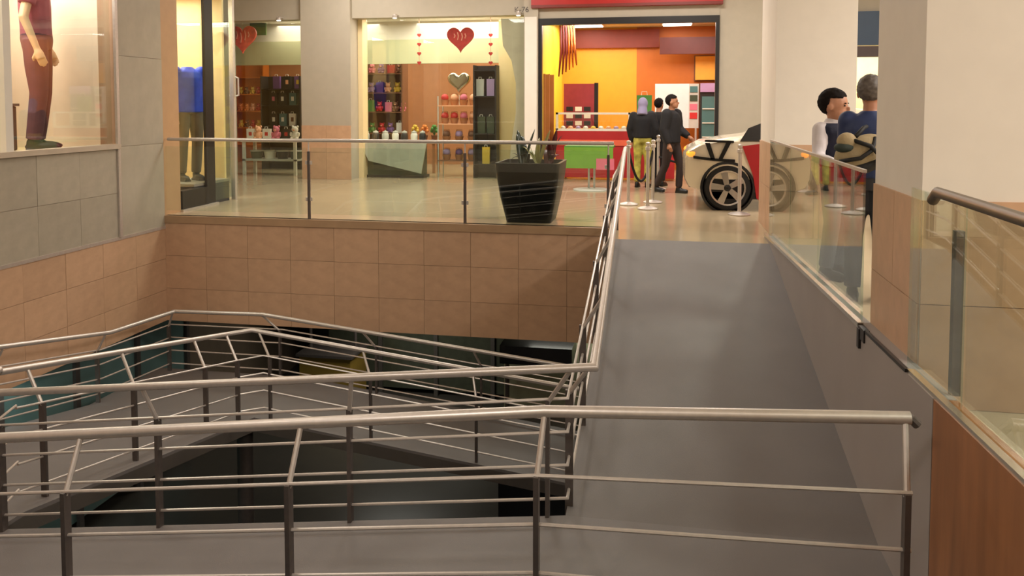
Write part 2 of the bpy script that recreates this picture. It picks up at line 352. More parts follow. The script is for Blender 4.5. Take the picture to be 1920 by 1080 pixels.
# kerb wall right of the ramp: grey painted upstand, wood beyond
def ktop(y): return .02+.0385*(9.8-y)
def kerb(name, y0, y1, m, zb0, zb1, x0=1.21, x1=1.31):
    return struct(MB().hexa([(x0, y0, zb0), (x1, y0, zb0), (x1, y1, zb1), (x0, y1, zb1)], [(x0, y0, ktop(y0)), (x1, y0, ktop(y0)), (x1, y1, ktop(y1)), (x0, y1, ktop(y1))]).build(name, m, base=(1.26, y0, zb0)))
kw = kerb('wall_kerb', 3.8, 9.74, M_RAMPSIDE, -1.4, -.3)
kerb('wall_wood', -4.0, 3.79, M_WOOD, -1.4, -1.4)
kr = MB()
for (ya, yb) in ((5.15, 9.72),):
    kr.hexa([(1.2, ya, ktop(ya)), (1.235, ya, ktop(ya)), (1.235, yb, ktop(yb)), (1.2, yb, ktop(yb))], [(1.2, ya, ktop(ya)+.03), (1.235, ya, ktop(ya)+.03), (1.235, yb, ktop(yb)+.03), (1.2, yb, ktop(yb)+.03)])
kr.build('glass_channel', mat('bright_aluminium', (226, 220, 208), .25, 1, var=.05), kw)
MB().box(1.2, 1.235, 5.0, 5.14, ktop(5.05)-.06, ktop(5.05)+.015).box(1.195, 1.23, 5.1, 5.15, ktop(5.1)-.12, ktop(5.1)).build('clamp', M_BLACK, kw)
MB().hexa([(1.205, 4.2, ktop(4.2)), (1.225, 4.2, ktop(4.2)), (1.225, 5.0, ktop(5.0)), (1.205, 5.0, ktop(5.0))], [(1.205, 4.2, ktop(4.2)+.018), (1.225, 4.2, ktop(4.2)+.018), (1.225, 5.0, ktop(5.0)+.018), (1.205, 5.0, ktop(5.0)+.018)]).build('gasket', M_BLACK, kw)
# ---- lower storey
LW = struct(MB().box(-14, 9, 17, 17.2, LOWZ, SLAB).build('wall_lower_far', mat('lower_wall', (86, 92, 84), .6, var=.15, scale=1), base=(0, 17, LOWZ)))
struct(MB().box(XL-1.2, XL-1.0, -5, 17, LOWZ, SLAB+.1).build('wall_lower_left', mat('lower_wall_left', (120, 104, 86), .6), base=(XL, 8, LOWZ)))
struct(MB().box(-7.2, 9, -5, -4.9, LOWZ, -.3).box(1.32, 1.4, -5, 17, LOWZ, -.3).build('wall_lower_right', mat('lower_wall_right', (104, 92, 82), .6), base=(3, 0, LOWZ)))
for k in range(6):
    y = 4.2+k*1.25
    g = struct(Bx(XL-.75, XL-.73, y, y+1.17, LOWZ+.2, SLAB).build('window_%d' % (5+k), M_TEAL, base=(XL-.7, y+.6, LOWZ)))
    Bx(XL-.8, XL-.68, y+1.17, y+1.25, LOWZ, SLAB).build('mullion', M_STEELD, g)
for k in range(7):
    x = -6.6+k*1.15
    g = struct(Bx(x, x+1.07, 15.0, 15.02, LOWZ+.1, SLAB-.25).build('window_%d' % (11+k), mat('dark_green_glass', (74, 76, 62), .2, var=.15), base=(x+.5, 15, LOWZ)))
    Bx(x+1.07, x+1.15, 14.95, 15.07, LOWZ, SLAB).build('mullion', M_DARKSIDE, g)

struct(Bx(-2.3, XR0+.3, 11.6, 11.8, LOWZ, SLAB).build('wall_lower_stub', mat('olive_plaster', (168, 168, 136), .7), base=(-1.4, 11.7, LOWZ)))
# ================================================================ RAILINGS
def lerp(a, b, t): return Vector(a)+(Vector(b)-Vector(a))*t
def railing(name, label, F, Hp, posts, knee=.74, bars=(.74, .53, .32, .11), rh=.025, rp=.02, drop=.12, strutm=M_STEEL):
    """F: floor-edge polyline; Hp: handrail polyline; posts: (segment, t)"""
    t = thing(name, label, 'railing', tuple(Vector(F[0])))
    MB().tube(Hp, rh, 12).build('handrail', M_STEEL, t, smooth='auto')
    def h(i): return Hp[i][2]-F[i][2]
    for b in bars:
        MB().tube([(F[i][0], F[i][1], F[i][2]+b*h(i)) for i in range(len(F))], .0095, 8).build('rail_bar', M_STEEL, t, smooth='auto')
    for (s, u) in posts:
        f = lerp(F[s], F[s+1], u); H = lerp(Hp[s], Hp[s+1], u); hh = H.z-f.z
        d = (Vector(F[s+1])-Vector(F[s])); d.z = 0; d.normalize(); n = Vector((-d.y, d.x, 0))
        a, b = .012, .024
        def ring(c): return [c-d*a-n*b, c+d*a-n*b, c+d*a+n*b, c-d*a+n*b]
        k = f+Vector((0, 0, hh*knee))
        MB().hexa(ring(f-Vector((0,0,drop))), ring(k)).build('post', M_STEELD, t)
        MB().tube([k-Vector((0,0,.02)), H-(H-k)*.02], .014, 8).build('strut', strutm, t, smooth='auto')
    return t
Z3 = Vector((0,0,1))
# front: landing + second ramp, camera side
F = [(1.04, 3.48, ZL), (-.54, 3.48, ZL), (XL2, 3.48, ZL2), (-6.7, 3.48, ZL2)]
Hh = [(1.06, 3.6, ZL+1.115), (-.52, 3.6, ZL+1.03), (XL2, 3.6, ZL2+1.03), (-6.7, 3.6, ZL2+1.03)]
r1 = railing('ramp_railing', 'steel railing with four bars across the foot of the grey ramp', F, Hh, [(0, .013), (1, .0), (1, .305), (1, .615), (1, .93), (2, .6)], knee=.755, bars=(.755, .535, .315, .1), rh=.028)
MB().tube([(1.06, 3.6, .23), (1.09, 3.6, .20)], .02, 8).build('end_cap', M_STEELD, r1)
# inner: along the first ramp's open side, then the second ramp
F = [(XR0-.0, 10.05, 0), (XR0, YT, 0), (XR0+.01, Y1, ZL), (XL2, Y1-.02, ZL2), (-4.62, 4.95, ZL2)]
Hh = [(XR0+.1, 10.05, 1.02), (XR0+.12, YT, 1.0), (-.36, 4.46, ZL+.965), (XL2-.1, 4.47, ZL2+1.0), (-4.75, 4.95, ZL2+1.0)]
railing('ramp_railing', 'steel railing down the open side of the grey ramp, turning along the next ramp', F, Hh,
        [(0, .1), (1, .05), (1, .3), (1, .55), (1, .8), (1, .98), (2, .03), (2, .345), (2, .68), (2, .98)])
# lower inner rail of ramps 3 and 4
F = [(-4.62, 4.95, ZL2-.02), (-4.6, 8.05, ZL3), (XL2+.1, 8.2, ZL3), (XR0, 8.2, -2.46)]
Hh = [(-4.75, 4.95, ZL2+.98), (-4.82, 8.2, ZL3+.93), (-4.6, 8.32, ZL3+.95), (XR0, 8.32, -2.46+.97)]
railing('ramp_railing', 'steel inner railing of the lower ramps bending around the dark well', F, Hh,
        [(0, .08), (0, .42), (0, .78), (0, .98), (2, .02), (2, .33), (2, .64), (2, .95)])
# lower outer rail by the tiled walls
F = [(-6.55, 3.9, ZL2), (-6.55, 4.85, ZL2), (-6.55, 8.3, ZL3), (-6.4, 9.45, ZL3), (XL2-.3, 9.45, ZL3), (XR0, 9.45, -2.46)]
Hh = [(-6.42, 3.9, ZL2+.9), (-6.42, 4.85, ZL2+.9), (-6.42, 8.3, ZL3+.83), (-6.25, 9.32, ZL3+.83), (XL2-.5, 9.32, ZL3+.85), (XR0, 9.32, -2.46+.85)]
railing('ramp_railing', 'steel outer railing of the lower ramps beside the tan tiled walls', F, Hh,
        [(0, .3), (1, .1), (1, .55), (1, .98), (2, .97), (3, .98), (4, .3), (4, .62), (4, .95)])
# far floor edge: glass balustrade
gb = thing('glass_balustrade', 'glass balustrade with steel handrail along the edge of the far floor', 'railing', (-3.7, YE, 0))
yb = YE+.05
MB().tube([(XL+.05, yb, 1.08), (XR0-.05, yb, 1.075)], .024, 12).build('handrail', M_STEEL, gb, smooth='auto')
xs = [U(292, 400, Y=yb).x, U(304, 400, Y=yb).x, U(580, 400, Y=yb).x, U(872, 400, Y=yb).x, U(1140, 400, Y=yb).x]
for x in xs:
    MB().box(x-.018, x+.018, yb-.012, yb+.012, -.0, .93).build('post', M_STEELD, gb)
    MB().tube([(x, yb, .93), (x, yb, 1.06)], .01, 8).build('strut', M_STEEL, gb)
for a, b in zip(xs[1:-1], xs[2:]):
    MB().box(a+.03, b-.03, yb-.006, yb+.006, .07, .98).build('glass_panel', M_GLASS, gb)
    for q in (a+.02, b-.045):
        for z in (.25, .75): MB().box(q, q+.025, yb-.014, yb+.014, z, z+.05).build('glass_clamp', M_STEEL, gb)
# right: frameless glass above the kerb, farther and nearer the big column
GX = 1.255
def gpanel(name, par, y0, y1, zt, m=M_GLASSG):
    return MB().hexa([(GX, y0, ktop(y0)-.005), (GX+.014, y0, ktop(y0)-.005), (GX+.014, y1, ktop(y1)-.005), (GX, y1, ktop(y1)-.005)], [(GX, y0, zt), (GX+.014, y0, zt), (GX+.014, y1, zt), (GX, y1, zt)]).build(name, m, par)
g2 = thing('glass_balustrade', 'frameless glass balustrade beside the ramp where the boy and man lean', 'railing', (GX, 7, ktop(7)))
for a, b in ((5.32, 6.75), (6.77, 8.2), (8.22, 9.7)): gpanel('glass_panel', g2, a, b, 1.14)
MB().box(GX-.006, GX+.02, 5.32, 9.7, 1.14, 1.16).build('cap_rail', M_STEEL, g2)
g3 = thing('glass_balustrade', 'glass balustrade with dark steel handrail in front of the tan tiled column', 'railing', (GX, 2.5, ktop(2.5)))
for a, b in ((-1.2, 1.2), (1.22, 3.6), (3.62, 4.34)): gpanel('glass_panel', g3, a, b, 1.15)
MB().tube([(GX, -1.2, 1.165), (GX, 3.95, 1.165), (GX, 4.02, 1.12)], .026, 12).build('handrail', mat('worn_steel', (128, 116, 102), .35, .9), g3, smooth='auto')
MB().box(GX+.05, GX+.09, 3.86, 3.9, ktop(3.9), 1.0).build('post', M_STEELD, g3)
MB().hexa([(1.215, -1.2, ktop(-1.2)), (1.25, -1.2, ktop(-1.2)), (1.25, 4.2, ktop(4.2)), (1.215, 4.2, ktop(4.2))], [(1.215, -1.2, ktop(-1.2)+.02), (1.25, -1.2, ktop(-1.2)+.02), (1.25, 4.2, ktop(4.2)+.02), (1.215, 4.2, ktop(4.2)+.02)]).build('glass_channel', MATS['bright_aluminium'], g3)

# ================================================================ PLANTER
pc = U(997, 420, Z=0); pc.y = YE+.55; pc.x = U(997, 400, Y=pc.y).x
pt = thing('planter', 'large black tapered planter with sparse plants at the floor edge', 'planter', (pc.x, pc.y, 0))
def sq(z, a, r=.06):  # rounded square ring
    out = []
    for cx, cy, a0 in ((a-r, a-r, 0), (-a+r, a-r, 90), (-a+r, -a+r, 180), (a-r, -a+r, 270)):
        for k in range(4):
            an = R(a0+k*30); out.append((pc.x+cx+r*math.cos(an), pc.y+cy+r*math.sin(an), z))
    return out
pm = MB(); prof = [(0, .30), (.02, .305), (.35, .375), (.62, .415), (.80, .432), (.80, .395), (.72, .385)]
for z, a in prof: pm.v += sq(z, a)
for k in range(len(prof)-1):
    for j in range(16): pm.f.append((k*16+j, k*16+(j+1) % 16, (k+1)*16+(j+1) % 16, (k+1)*16+j))
pm.f.append(tuple(range(15, -1, -1)))
pm.build('pot', mat('black_plastic', (20, 19, 20), .35, var=.05), pt, smooth='auto')
MB().rings([(pc.x, pc.y, .70, .37, .37), (pc.x, pc.y, .73, .37, .37)], 16).build('soil', mat('soil', (40, 30, 22), .9, bump=.5), pt)
def leaf(base, ang, L, wd, up, droop, m, name='leaf', parent=None):
    d = Vector((math.cos(ang), math.sin(ang), 0)); s = Vector((-d.y, d.x, 0)); mb = MB(); n = 7
    for k in range(n+1):
        t = k/n; c = Vector(base)+d*(L*t*.75)+Z3*(up*t-droop*t*t); ww = wd*math.sin(math.pi*min(1, .12+t*.88))**.8*(1 if t < 1 else 0)
        mb.v += [tuple(c-s*ww+Z3*.2*ww), tuple(c), tuple(c+s*ww+Z3*.2*ww)]
    for k in range(n):
        for j in (0, 1): mb.f.append((3*k+j, 3*k+j+1, 3*k+j+4, 3*k+j+3))
    o = mb.build(name, m, parent, smooth=True); sm = o.modifiers.new('t', 'SOLIDIFY'); sm.thickness = .004; return o
ML = mat('dark_leaf', (34, 48, 30), .35, var=.3); MR = mat('maroon_leaf', (84, 32, 34), .4, var=.3); MY = mat('pale_leaf', (150, 146, 88), .4, var=.2)
for cx, n, mm in ((-.1, 9, ML), (.24, 8, MR), (.08, 5, MY)):
    for k in range(n):
        leaf((pc.x+cx+random.uniform(-.03, .03), pc.y+random.uniform(-.1, .1), .71), random.uniform(0, 6.28), random.uniform(.18, .34), random.uniform(.03, .05), random.uniform(.4, .72), random.uniform(.1, .32), mm, parent=pt)
for cx in (-.1, .24): MB().tube([(pc.x+cx, pc.y, .7), (pc.x+cx+.01, pc.y, 1.0)], .01, 6).build('stem', ML, pt)

# ================================================================ STANCHIONS AND ROPES
def stanchion(x, y, label):
    t = thing('rope_stanchion', label, 'stanchion', (x, y, 0), 'rope stanchions around the display car')
    MB().lathe([(.15, 0), (.155, .015), (.12, .03), (.03, .05), (.026, .07)], (x, y, 0), 20).build('base', M_STEEL, t, smooth='auto')
    MB().lathe([(.025, .05), (.025, .9)], (x, y, 0), 14).build('post', M_STEEL, t, smooth='auto')
    MB().lathe([(.025, .88), (.04, .89), (.04, .93), (.02, .945), (.035, .97), (.035, .995), (.012, 1.01)], (x, y, 0), 14).build('finial', M_STEEL, t, smooth='auto')
    return Vector((x, y, .86))
sp = [(U(1178, 384, Z=0), 'chrome stanchion at the free end of the rope line'), (U(1214, 392, Z=0), 'chrome stanchion before the person in the black top'), (U(1224, 380, Z=0), 'slim chrome stanchion behind the front stanchion pair'), (U(1386, 403, Z=0), 'chrome stanchion in front of the car wheel'), (Vector((-.05, 14.9, 0)), 'chrome stanchion at the rope behind the man')]
tops = [stanchion(p.x, p.y, l) for p, l in sp]
MROPE = mat('black_rope', (22, 18, 18), .8, bump=.4, bscale=90)
def rope(a, b, sag, label):
    pts = [a.lerp(b, k/14)-Z3*sag*(1-(2*k/14-1)**2) for k in range(15)]
    tag(MB().tube(pts, .02, 10).build('barrier_rope', MROPE, smooth='auto', base=tuple(a)), label, 'rope', 'black barrier ropes')
rope(tops[0], tops[2], .5, 'black rope hanging deep between the chrome stanchions')
rope(tops[4]+Vector((0,0,-.25)), Vector((1.15, 14.5, .62)), .12, 'black rope behind the man and the car nose')
tops.append(stanchion(1.15, 14.5, 'chrome stanchion behind the display car'))

# ================================================================ CAR
MCAR = mat('cream_car_paint', (226, 212, 186), .25, var=.01, coat=.6)
cx0, cyn = .36, 12.12   # nose x, near side y
car = thing('car', 'cream display car with black stripes and red side panel behind ropes', 'car', (2.2, cyn+.85, 0))
HW = .84
st = [(0, .42, .62, .78, .86), (.06, .30, .62, .9, .93), (.25, .24, .62, 1.0, .97), (.62, .22, .62, 1.07, .99), (.95, .22, .62, 1.11, 1.0), (1.15, .22, .62, 1.2, .97), (1.45, .22, .62, 1.38, .86), (1.8, .22, .62, 1.5, .8), (2.4, .22, .62, 1.52, .8), (3.0, .22, .62, 1.47, .79), (3.45, .24, .62, 1.36, .8), (3.72, .3, .6, 1.05, .9), (3.8, .4, .6, .8, .86)]
cb = MB(); nr = 14
def ring(x, zb, zm, zt, w):
    zs = min(zt-.03, 1.02); wt = w*HW if zt > 1.15 else w*HW*.97
    lo = HW*(.92 if .2 < x < 3.6 else .8); md = HW*(1 if .2 < x < 3.6 else .88)
    half = [(lo*.6, zb), (lo, zb+.04), (md, zm), (md*.985, (zm+zs)/2+.05), (md*.96 if zt > 1.15 else wt, zs), (wt*.92, zt-.02 if zt > 1.15 else zt-.01), (wt*.6, zt)]
    return [(cx0+x, cyn+HW-a, z) for a, z in half]+[(cx0+x, cyn+HW+a, z) for a, z in reversed(half)]
for s_ in st: cb.v += ring(*s_)
for k in range(len(st)-1):
    for j in range(nr): cb.f.append((k*nr+j, k*nr+(j+1) % nr, (k+1)*nr+(j+1) % nr, (k+1)*nr+j))
cb.f.append(tuple(range(nr-1, -1, -1))); cb.f.append(tuple((len(st)-1)*nr+j for j in range(nr)))
cb.build('body', MCAR, car, smooth='auto')
MTYRE = mat('tyre_rubber', (20, 19, 19), .7); MRIM = mat('alloy_rim', (205, 200, 194), .25, 1); MBLK = mat('gloss_black', (16, 15, 16), .25); MRED = mat('red_livery', (168, 22, 28), .3, var=.04)
for wx, sides in ((.97-cx0, (-1, 1)), (3.35-cx0, (-1, 1))):
    for sd in sides:
        yc = cyn+HW+sd*(HW-.08); c = Vector((cx0+wx, yc, .335))
        fy = sd*.11
        def wl_(prof, n=32):   # lathe about y axis
            m = MB().lathe(prof, (0,0,0), n); return m.xf(Matrix.Translation(c) @ Matrix.Rotation(R(90 if sd < 0 else -90), 4, 'X'))
        ar = wl_([(.385, -.16), (.395, .085), (.36, .09), (.34, .05)]).build('wheel_arch', MBLK, car, smooth='auto')
        wh = wl_([(.25, -.1), (.325, -.09), (.335, -.05), (.335, .07), (.32, .1), (.262, .1), (.255, .04)]).build('wheel', MTYRE, car, smooth='auto')
        wl_([(.245, -.05), (.262, .07), (.262, .105), (.238, .1), (.225, .03), (.06, .02)]).build('rim', MRIM, wh, smooth='auto')
        for k in range(5):
            a = R(90+72*k+12)
            s1 = MB(); e = Vector((math.cos(a), math.sin(a), 0)); n_ = Vector((-e.y, e.x, 0))
            b4 = [e*.03-n_*.035, e*.03+n_*.035, e*.24+n_*.05, e*.24-n_*.05]
            s1.hexa([p+Z3*.03 for p in b4], [p*1+Z3*.09 for p in b4]); s1.xf(Matrix.Translation(c) @ Matrix.Rotation(R(90 if sd < 0 else -90), 4, 'X')); s1.build('spoke', MRIM, wh)
        wl_([(.05, .03), (.05, .1), (.03, .11)], 14).build('hub_cap', MBLK, wh, smooth='auto')
ysd = cyn-.006
def decal(name, poly, m, d=.012, parent=car): return MB().prism(poly, ysd-d, ysd+.06, 'y').build(name, m, parent)
def cp_(x, y): p = U(x, y, Y=cyn); return (p.x, p.z)
# greenhouse side glass follows the tapered body side
gl = MB(); a = cp_(1388, 264); b = cp_(1432, 264); 
gl.v += [(a[0], cyn-.0, a[1]), (2.2, cyn-.0, 1.04), (2.2, cyn+.14, 1.42), (1.62, cyn+.14, 1.36), (a[0]+.12, cyn+.07, 1.22)]
gl.f.append((0, 1, 2, 3, 4)); o_ = gl.build('side_window', MBLK, car); sm = o_.modifiers.new('t', 'SOLIDIFY'); sm.thickness = .05
gl = MB(); gl.v += [(2.28, cyn, 1.04), (3.5, cyn, 1.04), (3.4, cyn+.14, 1.36), (2.28, cyn+.14, 1.42)]; gl.f.append((0, 1, 2, 3)); o_ = gl.build('side_window', MBLK, car); sm = o_.modifiers.new('t', 'SOLIDIFY'); sm.thickness = .05
for pl in ([(1322, 262), (1376, 264), (1376, 268), (1322, 266)], [(1300, 292), (1340, 297), (1340, 302), (1300, 297)], [(1322, 268), (1331, 268), (1341, 299), (1333, 299)], [(1362, 267), (1371, 267), (1355, 298), (1347, 298)], [(1340, 297), (1378, 299), (1378, 304), (1340, 302)]):
    decal('stripe', [cp_(*q) for q in pl], MBLK)
decal('red_panel', [cp_(1392, 274), cp_(1440, 268), (2.6, .95), (2.7, .25), cp_(1432, 383), cp_(1418, 372), cp_(1412, 330)], MRED)
MB().ell((cx0+.1, cyn+.16, .83), (.09, .1, .06)).build('headlight', mat('headlight_amber', (255, 150, 50), .2, emit=1.2), car, smooth=True)
MB().ell((cx0+.1, cyn+2*HW-.16, .83), (.09, .1, .06)).build('headlight', MATS['headlight_amber'], car, smooth=True)
MB().ell((cx0+1.22, cyn-.07, 1.05), (.06, .09, .06)).box(cx0+1.2, cx0+1.24, cyn-.05, cyn+.03, 1.0, 1.03).build('mirror', MBLK, car, smooth='auto')
MB().box(cx0+.3, cx0+3.5, cyn+.03, cyn+.08, .17, .27).build('sill', MBLK, car)
MB().hexa([(cx0+1.12, cyn+.18, 1.13), (cx0+1.12, cyn+1.5, 1.13), (cx0+1.2, cyn+1.5, 1.13), (cx0+1.2, cyn+.18, 1.13)], [(cx0+1.62, cyn+.25, 1.47), (cx0+1.62, cyn+1.43, 1.47), (cx0+1.7, cyn+1.43, 1.47), (cx0+1.7, cyn+.25, 1.47)]).build('windscreen', MBLK, car)

# ================================================================ PEOPLE
def remesh(o, vox, smooth=6):
    m = o.modifiers.new('r', 'REMESH'); m.mode = 'VOXEL'; m.voxel_size = vox; m.use_smooth_shade = True
    s = o.modifiers.new('s', 'SMOOTH'); s.iterations = smooth; s.factor = .5
def hand(mb, wr, d, n, sd, curl=.5, sc=1.0):
    """wrist, forearm direction, palm normal, side for thumb"""
    d = d.normalized(); n = (n-d*n.dot(d)).normalized(); s = d.cross(n)*sd
    mb.tube([wr, wr+d*.04*sc, wr+d*.085*sc], [.026*sc, .036*sc, .036*sc], 10, None)
    for k, L in enumerate((.062, .074, .07, .054)):
        b = wr+d*.08*sc+s*(.027-.018*k)*sc
        p1 = b+(d*.6*L+n*curl*.3*L)*sc; p2 = p1+(d*.5*L*(1-curl*.6)+n*curl*.6*L)*sc
        mb.tube([b, p1, p2], [.0105*sc, .0095*sc, .008*sc], 6)
    b = wr+d*.03*sc+s*.025*sc
    mb.tube([b, b+(d*.03+s*.028)*sc, b+(d*.055+s*.034+n*.015)*sc], [.013*sc, .012*sc, .009*sc], 6)
BASEJ = dict(pel=(0,0,.95), chest=(0,0,1.25), neck=(0,.015,1.46), head=(0,-.015,1.615),
    shL=(.18,.0,1.40), elL=(.225,.03,1.12), wrL=(.22,-.06,.88), shR=(-.18,0,1.40), elR=(-.225,.03,1.12), wrR=(-.22,-.06,.88),
    hiL=(.09,0,.93), knL=(.10,-.02,.5), anL=(.10,.03,.085), hiR=(-.09,0,.93), knR=(-.10,-.02,.5), anR=(-.10,.03,.085))
def person(name, label, cat, loc, rot, sc, J, col, vox=.012, headyaw=0, headpitch=0, sleeve='long', hair='short', vest=None, group=None, head=True, coat=0, face=True, hood=None, headscale=1.0):
    j = dict(BASEJ); j.update(J); j = {k: Vector(v) for k, v in j.items()}
    t = thing(name, label, cat, tuple(loc), group)
    M = Matrix.Translation(Vector(loc)) @ Matrix.Rotation(rot, 4, 'Z') @ Matrix.Scale(sc, 4)
    def out(mb, nm, m, v=vox, s=5):
        mb.xf(M); o = mb.build(nm, m, t, smooth=True)
        if v: remesh(o, v, s)
        return o
    lean = (j['neck']-j['pel']); 
    def tor(z, k, rx, ry):
        c = j['pel'].lerp(j['neck'], k); return (c.x, c.y, c.z, rx, ry)
    body = MB()
    body.rings([tor(0,-.1,.13,.09), tor(0,.15,.135,.09), tor(0,.45,.135,.095), tor(0,.75,.15,.09), tor(0,.95,.09,.06), tor(0,1.02,.06,.055)])
    HR = Matrix.Rotation(headyaw, 3, 'Z') @ Matrix.Rotation(headpitch, 3, 'X'); h = j['head']; hs = headscale
    if head:
        body.tube([j['neck']-Vector((0,0,.03)), h-Vector((0,-.012,.06))], [.056, .052], 12)
        body.ell(h+HR @ Vector((0,.012,.02)), (.076*hs, .094*hs, .094*hs), 16, 12, HR)
        body.ell(h+HR @ Vector((0,-.022,-.045*hs)), (.058*hs, .066*hs, .068*hs), 14, 10, HR)
        body.ell(h+HR @ Vector((0,-.068*hs,-.095*hs)), (.022, .018, .016), 8, 6, HR)
        body.ell(h+HR @ Vector((0,-.092*hs,-.022)), (.013, .02, .024), 8, 6, HR)
        body.ell(h+HR @ Vector((0,-.083*hs,-.066*hs)), (.024, .012, .010), 8, 6, HR)
        for s in (-1, 1): body.ell(h+HR @ Vector((s*.078*hs, .015, -.015)), (.012, .026, .033), 8, 6, HR)
    for s in ('L', 'R'):
        a, e, wv = j['sh'+s], j['el'+s], j['wr'+s]
        body.tube([a, e, wv], [.045, .038, .026], 10)
        q = 1 if s == 'L' else -1
        hand(body, wv, wv-e, Vector((-q, 0, 0)) if abs((wv-e).normalized().x) < .8 else Vector((0,0,-1)), q)
        body.tube([j['hi'+s], j['kn'+s], j['an'+s]], [.07, .05, .036], 10)
    out(body, 'body', col['skin'], min(vox, .009), 4)
    # trousers
    tr = MB(); tr.rings([tor(0,-.16,.15,.11), tor(0,0,.172,.122), tor(0,.2,.158,.115)])
    for s in ('L', 'R'):
        a, k, an = j['hi'+s], j['kn'+s], j['an'+s]
        tr.tube([a+Vector((0,0,.02)), a.lerp(k, .5), k, k.lerp(an, .6), an+Vector((0,0,.02))], [.098, .09, .07, .066, .062], 14)
    out(tr, 'trousers', col['trousers'])
    # top
    sh = MB(); c_ = coat
    low = .02 if coat < .02 else -.12
    sh.rings([tor(0,low,.168+c_,.12+c_), tor(0,.25,.16+c_,.118+c_), tor(0,.5,.168+c_,.122+c_), tor(0,.75,.188+c_,.12+c_), tor(0,.9,.165+c_,.095+c_), tor(0,.99,.085,.075), tor(0,1.03,.07,.068)])
    for s in ('L', 'R'):
        a, e, wv = j['sh'+s], j['el'+s], j['wr'+s]
        sh.ell(a, .07+c_)
        if sleeve == 'long': sh.tube([a, a.lerp(e, .5), e, e.lerp(wv, .5), wv], [.07+c_, .063+c_, .055+c_, .048+c_, .04+c_*.6], 12)
        else: sh.tube([a, a.lerp(e, .6)], [.07+c_, .066+c_], 12)
    out(sh, 'jacket' if coat > 0 else 'shirt', col['top'])
    if vest:
        ve = MB(); ve.rings([tor(0,.05,.182,.135), tor(0,.3,.174,.132), tor(0,.55,.182,.136), tor(0,.78,.19,.134), tor(0,.9,.172,.108), tor(0,.965,.12,.09)]); out(ve, 'vest', vest)
        co = MB(); co.rings([tor(0,.95,.1,.09), tor(0,1.06,.072,.07)]); out(co, 'collar', col['top'], .008, 2)
    for s in ('L', 'R'):
        an = j['an'+s]; sm_ = MB()
        sm_.ell((an.x, an.y-.06, an.z-.042), (.048, .135, .042), 12, 8).ell((an.x, an.y, an.z-.01), (.045, .06, .055), 10, 8).box(an.x-.045, an.x+.045, an.y-.17, an.y+.06, an.z-.085, an.z-.06)
        out(sm_, 'shoe', col['shoe'], vox, 2)
    if head:
        if hair:
            hr = MB(); hr.ell(h+HR @ Vector((0,.02,.03)), (.081*hs, .098*hs, .092*hs), 24, 20, HR)
            zc = (.0 if hair == 'short' else -.2)
            # cut away the face: keep vertices behind / above the hairline
            keep = []
            inv = HR.inverted()
            idx = {}
            nv = []
            def ok(v):
                q = inv @ (Vector(v)-h); return q.z > (.052+.25*max(0, -abs(q.x)+.04))*hs or (q.y > .012+.25*max(0, -q.z) and q.z > -.075*hs)
            nf = [f for f in hr.f if all(ok(hr.v[i]) for i in f)]
            hr.f = nf; hr.xf(M); o = hr.build('hair', col['hair'], t, smooth=True)
            sd_ = o.modifiers.new('t', 'SOLIDIFY'); sd_.thickness = .02*sc; sd_.offset = -.3; sb = o.modifiers.new('s', 'SUBSURF'); sb.levels = 1; sb.render_levels = 1; tx = bpy.data.textures.new('hair_noise', 'CLOUDS'); tx.noise_scale = .02; dp = o.modifiers.new('d', 'DISPLACE'); dp.texture = tx; dp.strength = .018
        if face:
            for s in (-1, 1):
                MB().ell(h+HR @ Vector((s*.031*hs, -.074*hs, .005)), (.013, .008, .007), 8, 6, HR).xf(M).build('eye', mat('eye_dark', (30, 24, 22), .3), t, smooth=True)
                MB().ell(h+HR @ Vector((s*.031*hs, -.078*hs, .026)), (.018, .008, .005), 8, 6, HR).xf(M).build('eyebrow', col['hair'], t, smooth=True)
            MB().ell(h+HR @ Vector((0, -.088*hs, -.066*hs)), (.022, .007, .006), 8, 6, HR).xf(M).build('lips', mat('lips', (150, 84, 70), .5), t, smooth=True)
        if hood:
            hd = MB(); hd.ell(h+HR @ Vector((0,.03,.02)), (.1, .115, .125), 16, 12, HR).tube([h+Vector((0,.05,-.06)), j['neck']+Vector((0,.06,-.05))], [.09, .11], 12); out(hd, 'hood', hood)
    return t
SK1 = mat('skin_brown', (176, 122, 92), .5); SK2 = mat('skin_tan', (190, 136, 106), .5)
HB = mat('black_hair', (26, 20, 18), .8, var=.2, scale=40, spec=.15); HG = mat('grey_hair', (92, 84, 78), .6, var=.35, scale=30)
NAVY = mat('navy_knit', (28, 30, 52), .8, bump=.2); WSH = mat('white_shirt', (222, 214, 216), .7)
BLUEJ = mat('blue_jacket', (38, 54, 98), .6, var=.15, scale=4); CHAR = mat('charcoal_trousers', (56, 56, 62), .8); SHOE = mat('black_shoe', (22, 20, 20), .4)
GREYT = mat('grey_trousers', (86, 88, 94), .8); BLK = mat('black_cloth', (22, 20, 24), .8); DKB = mat('dark_brown_cloth', (52, 40, 38), .8)
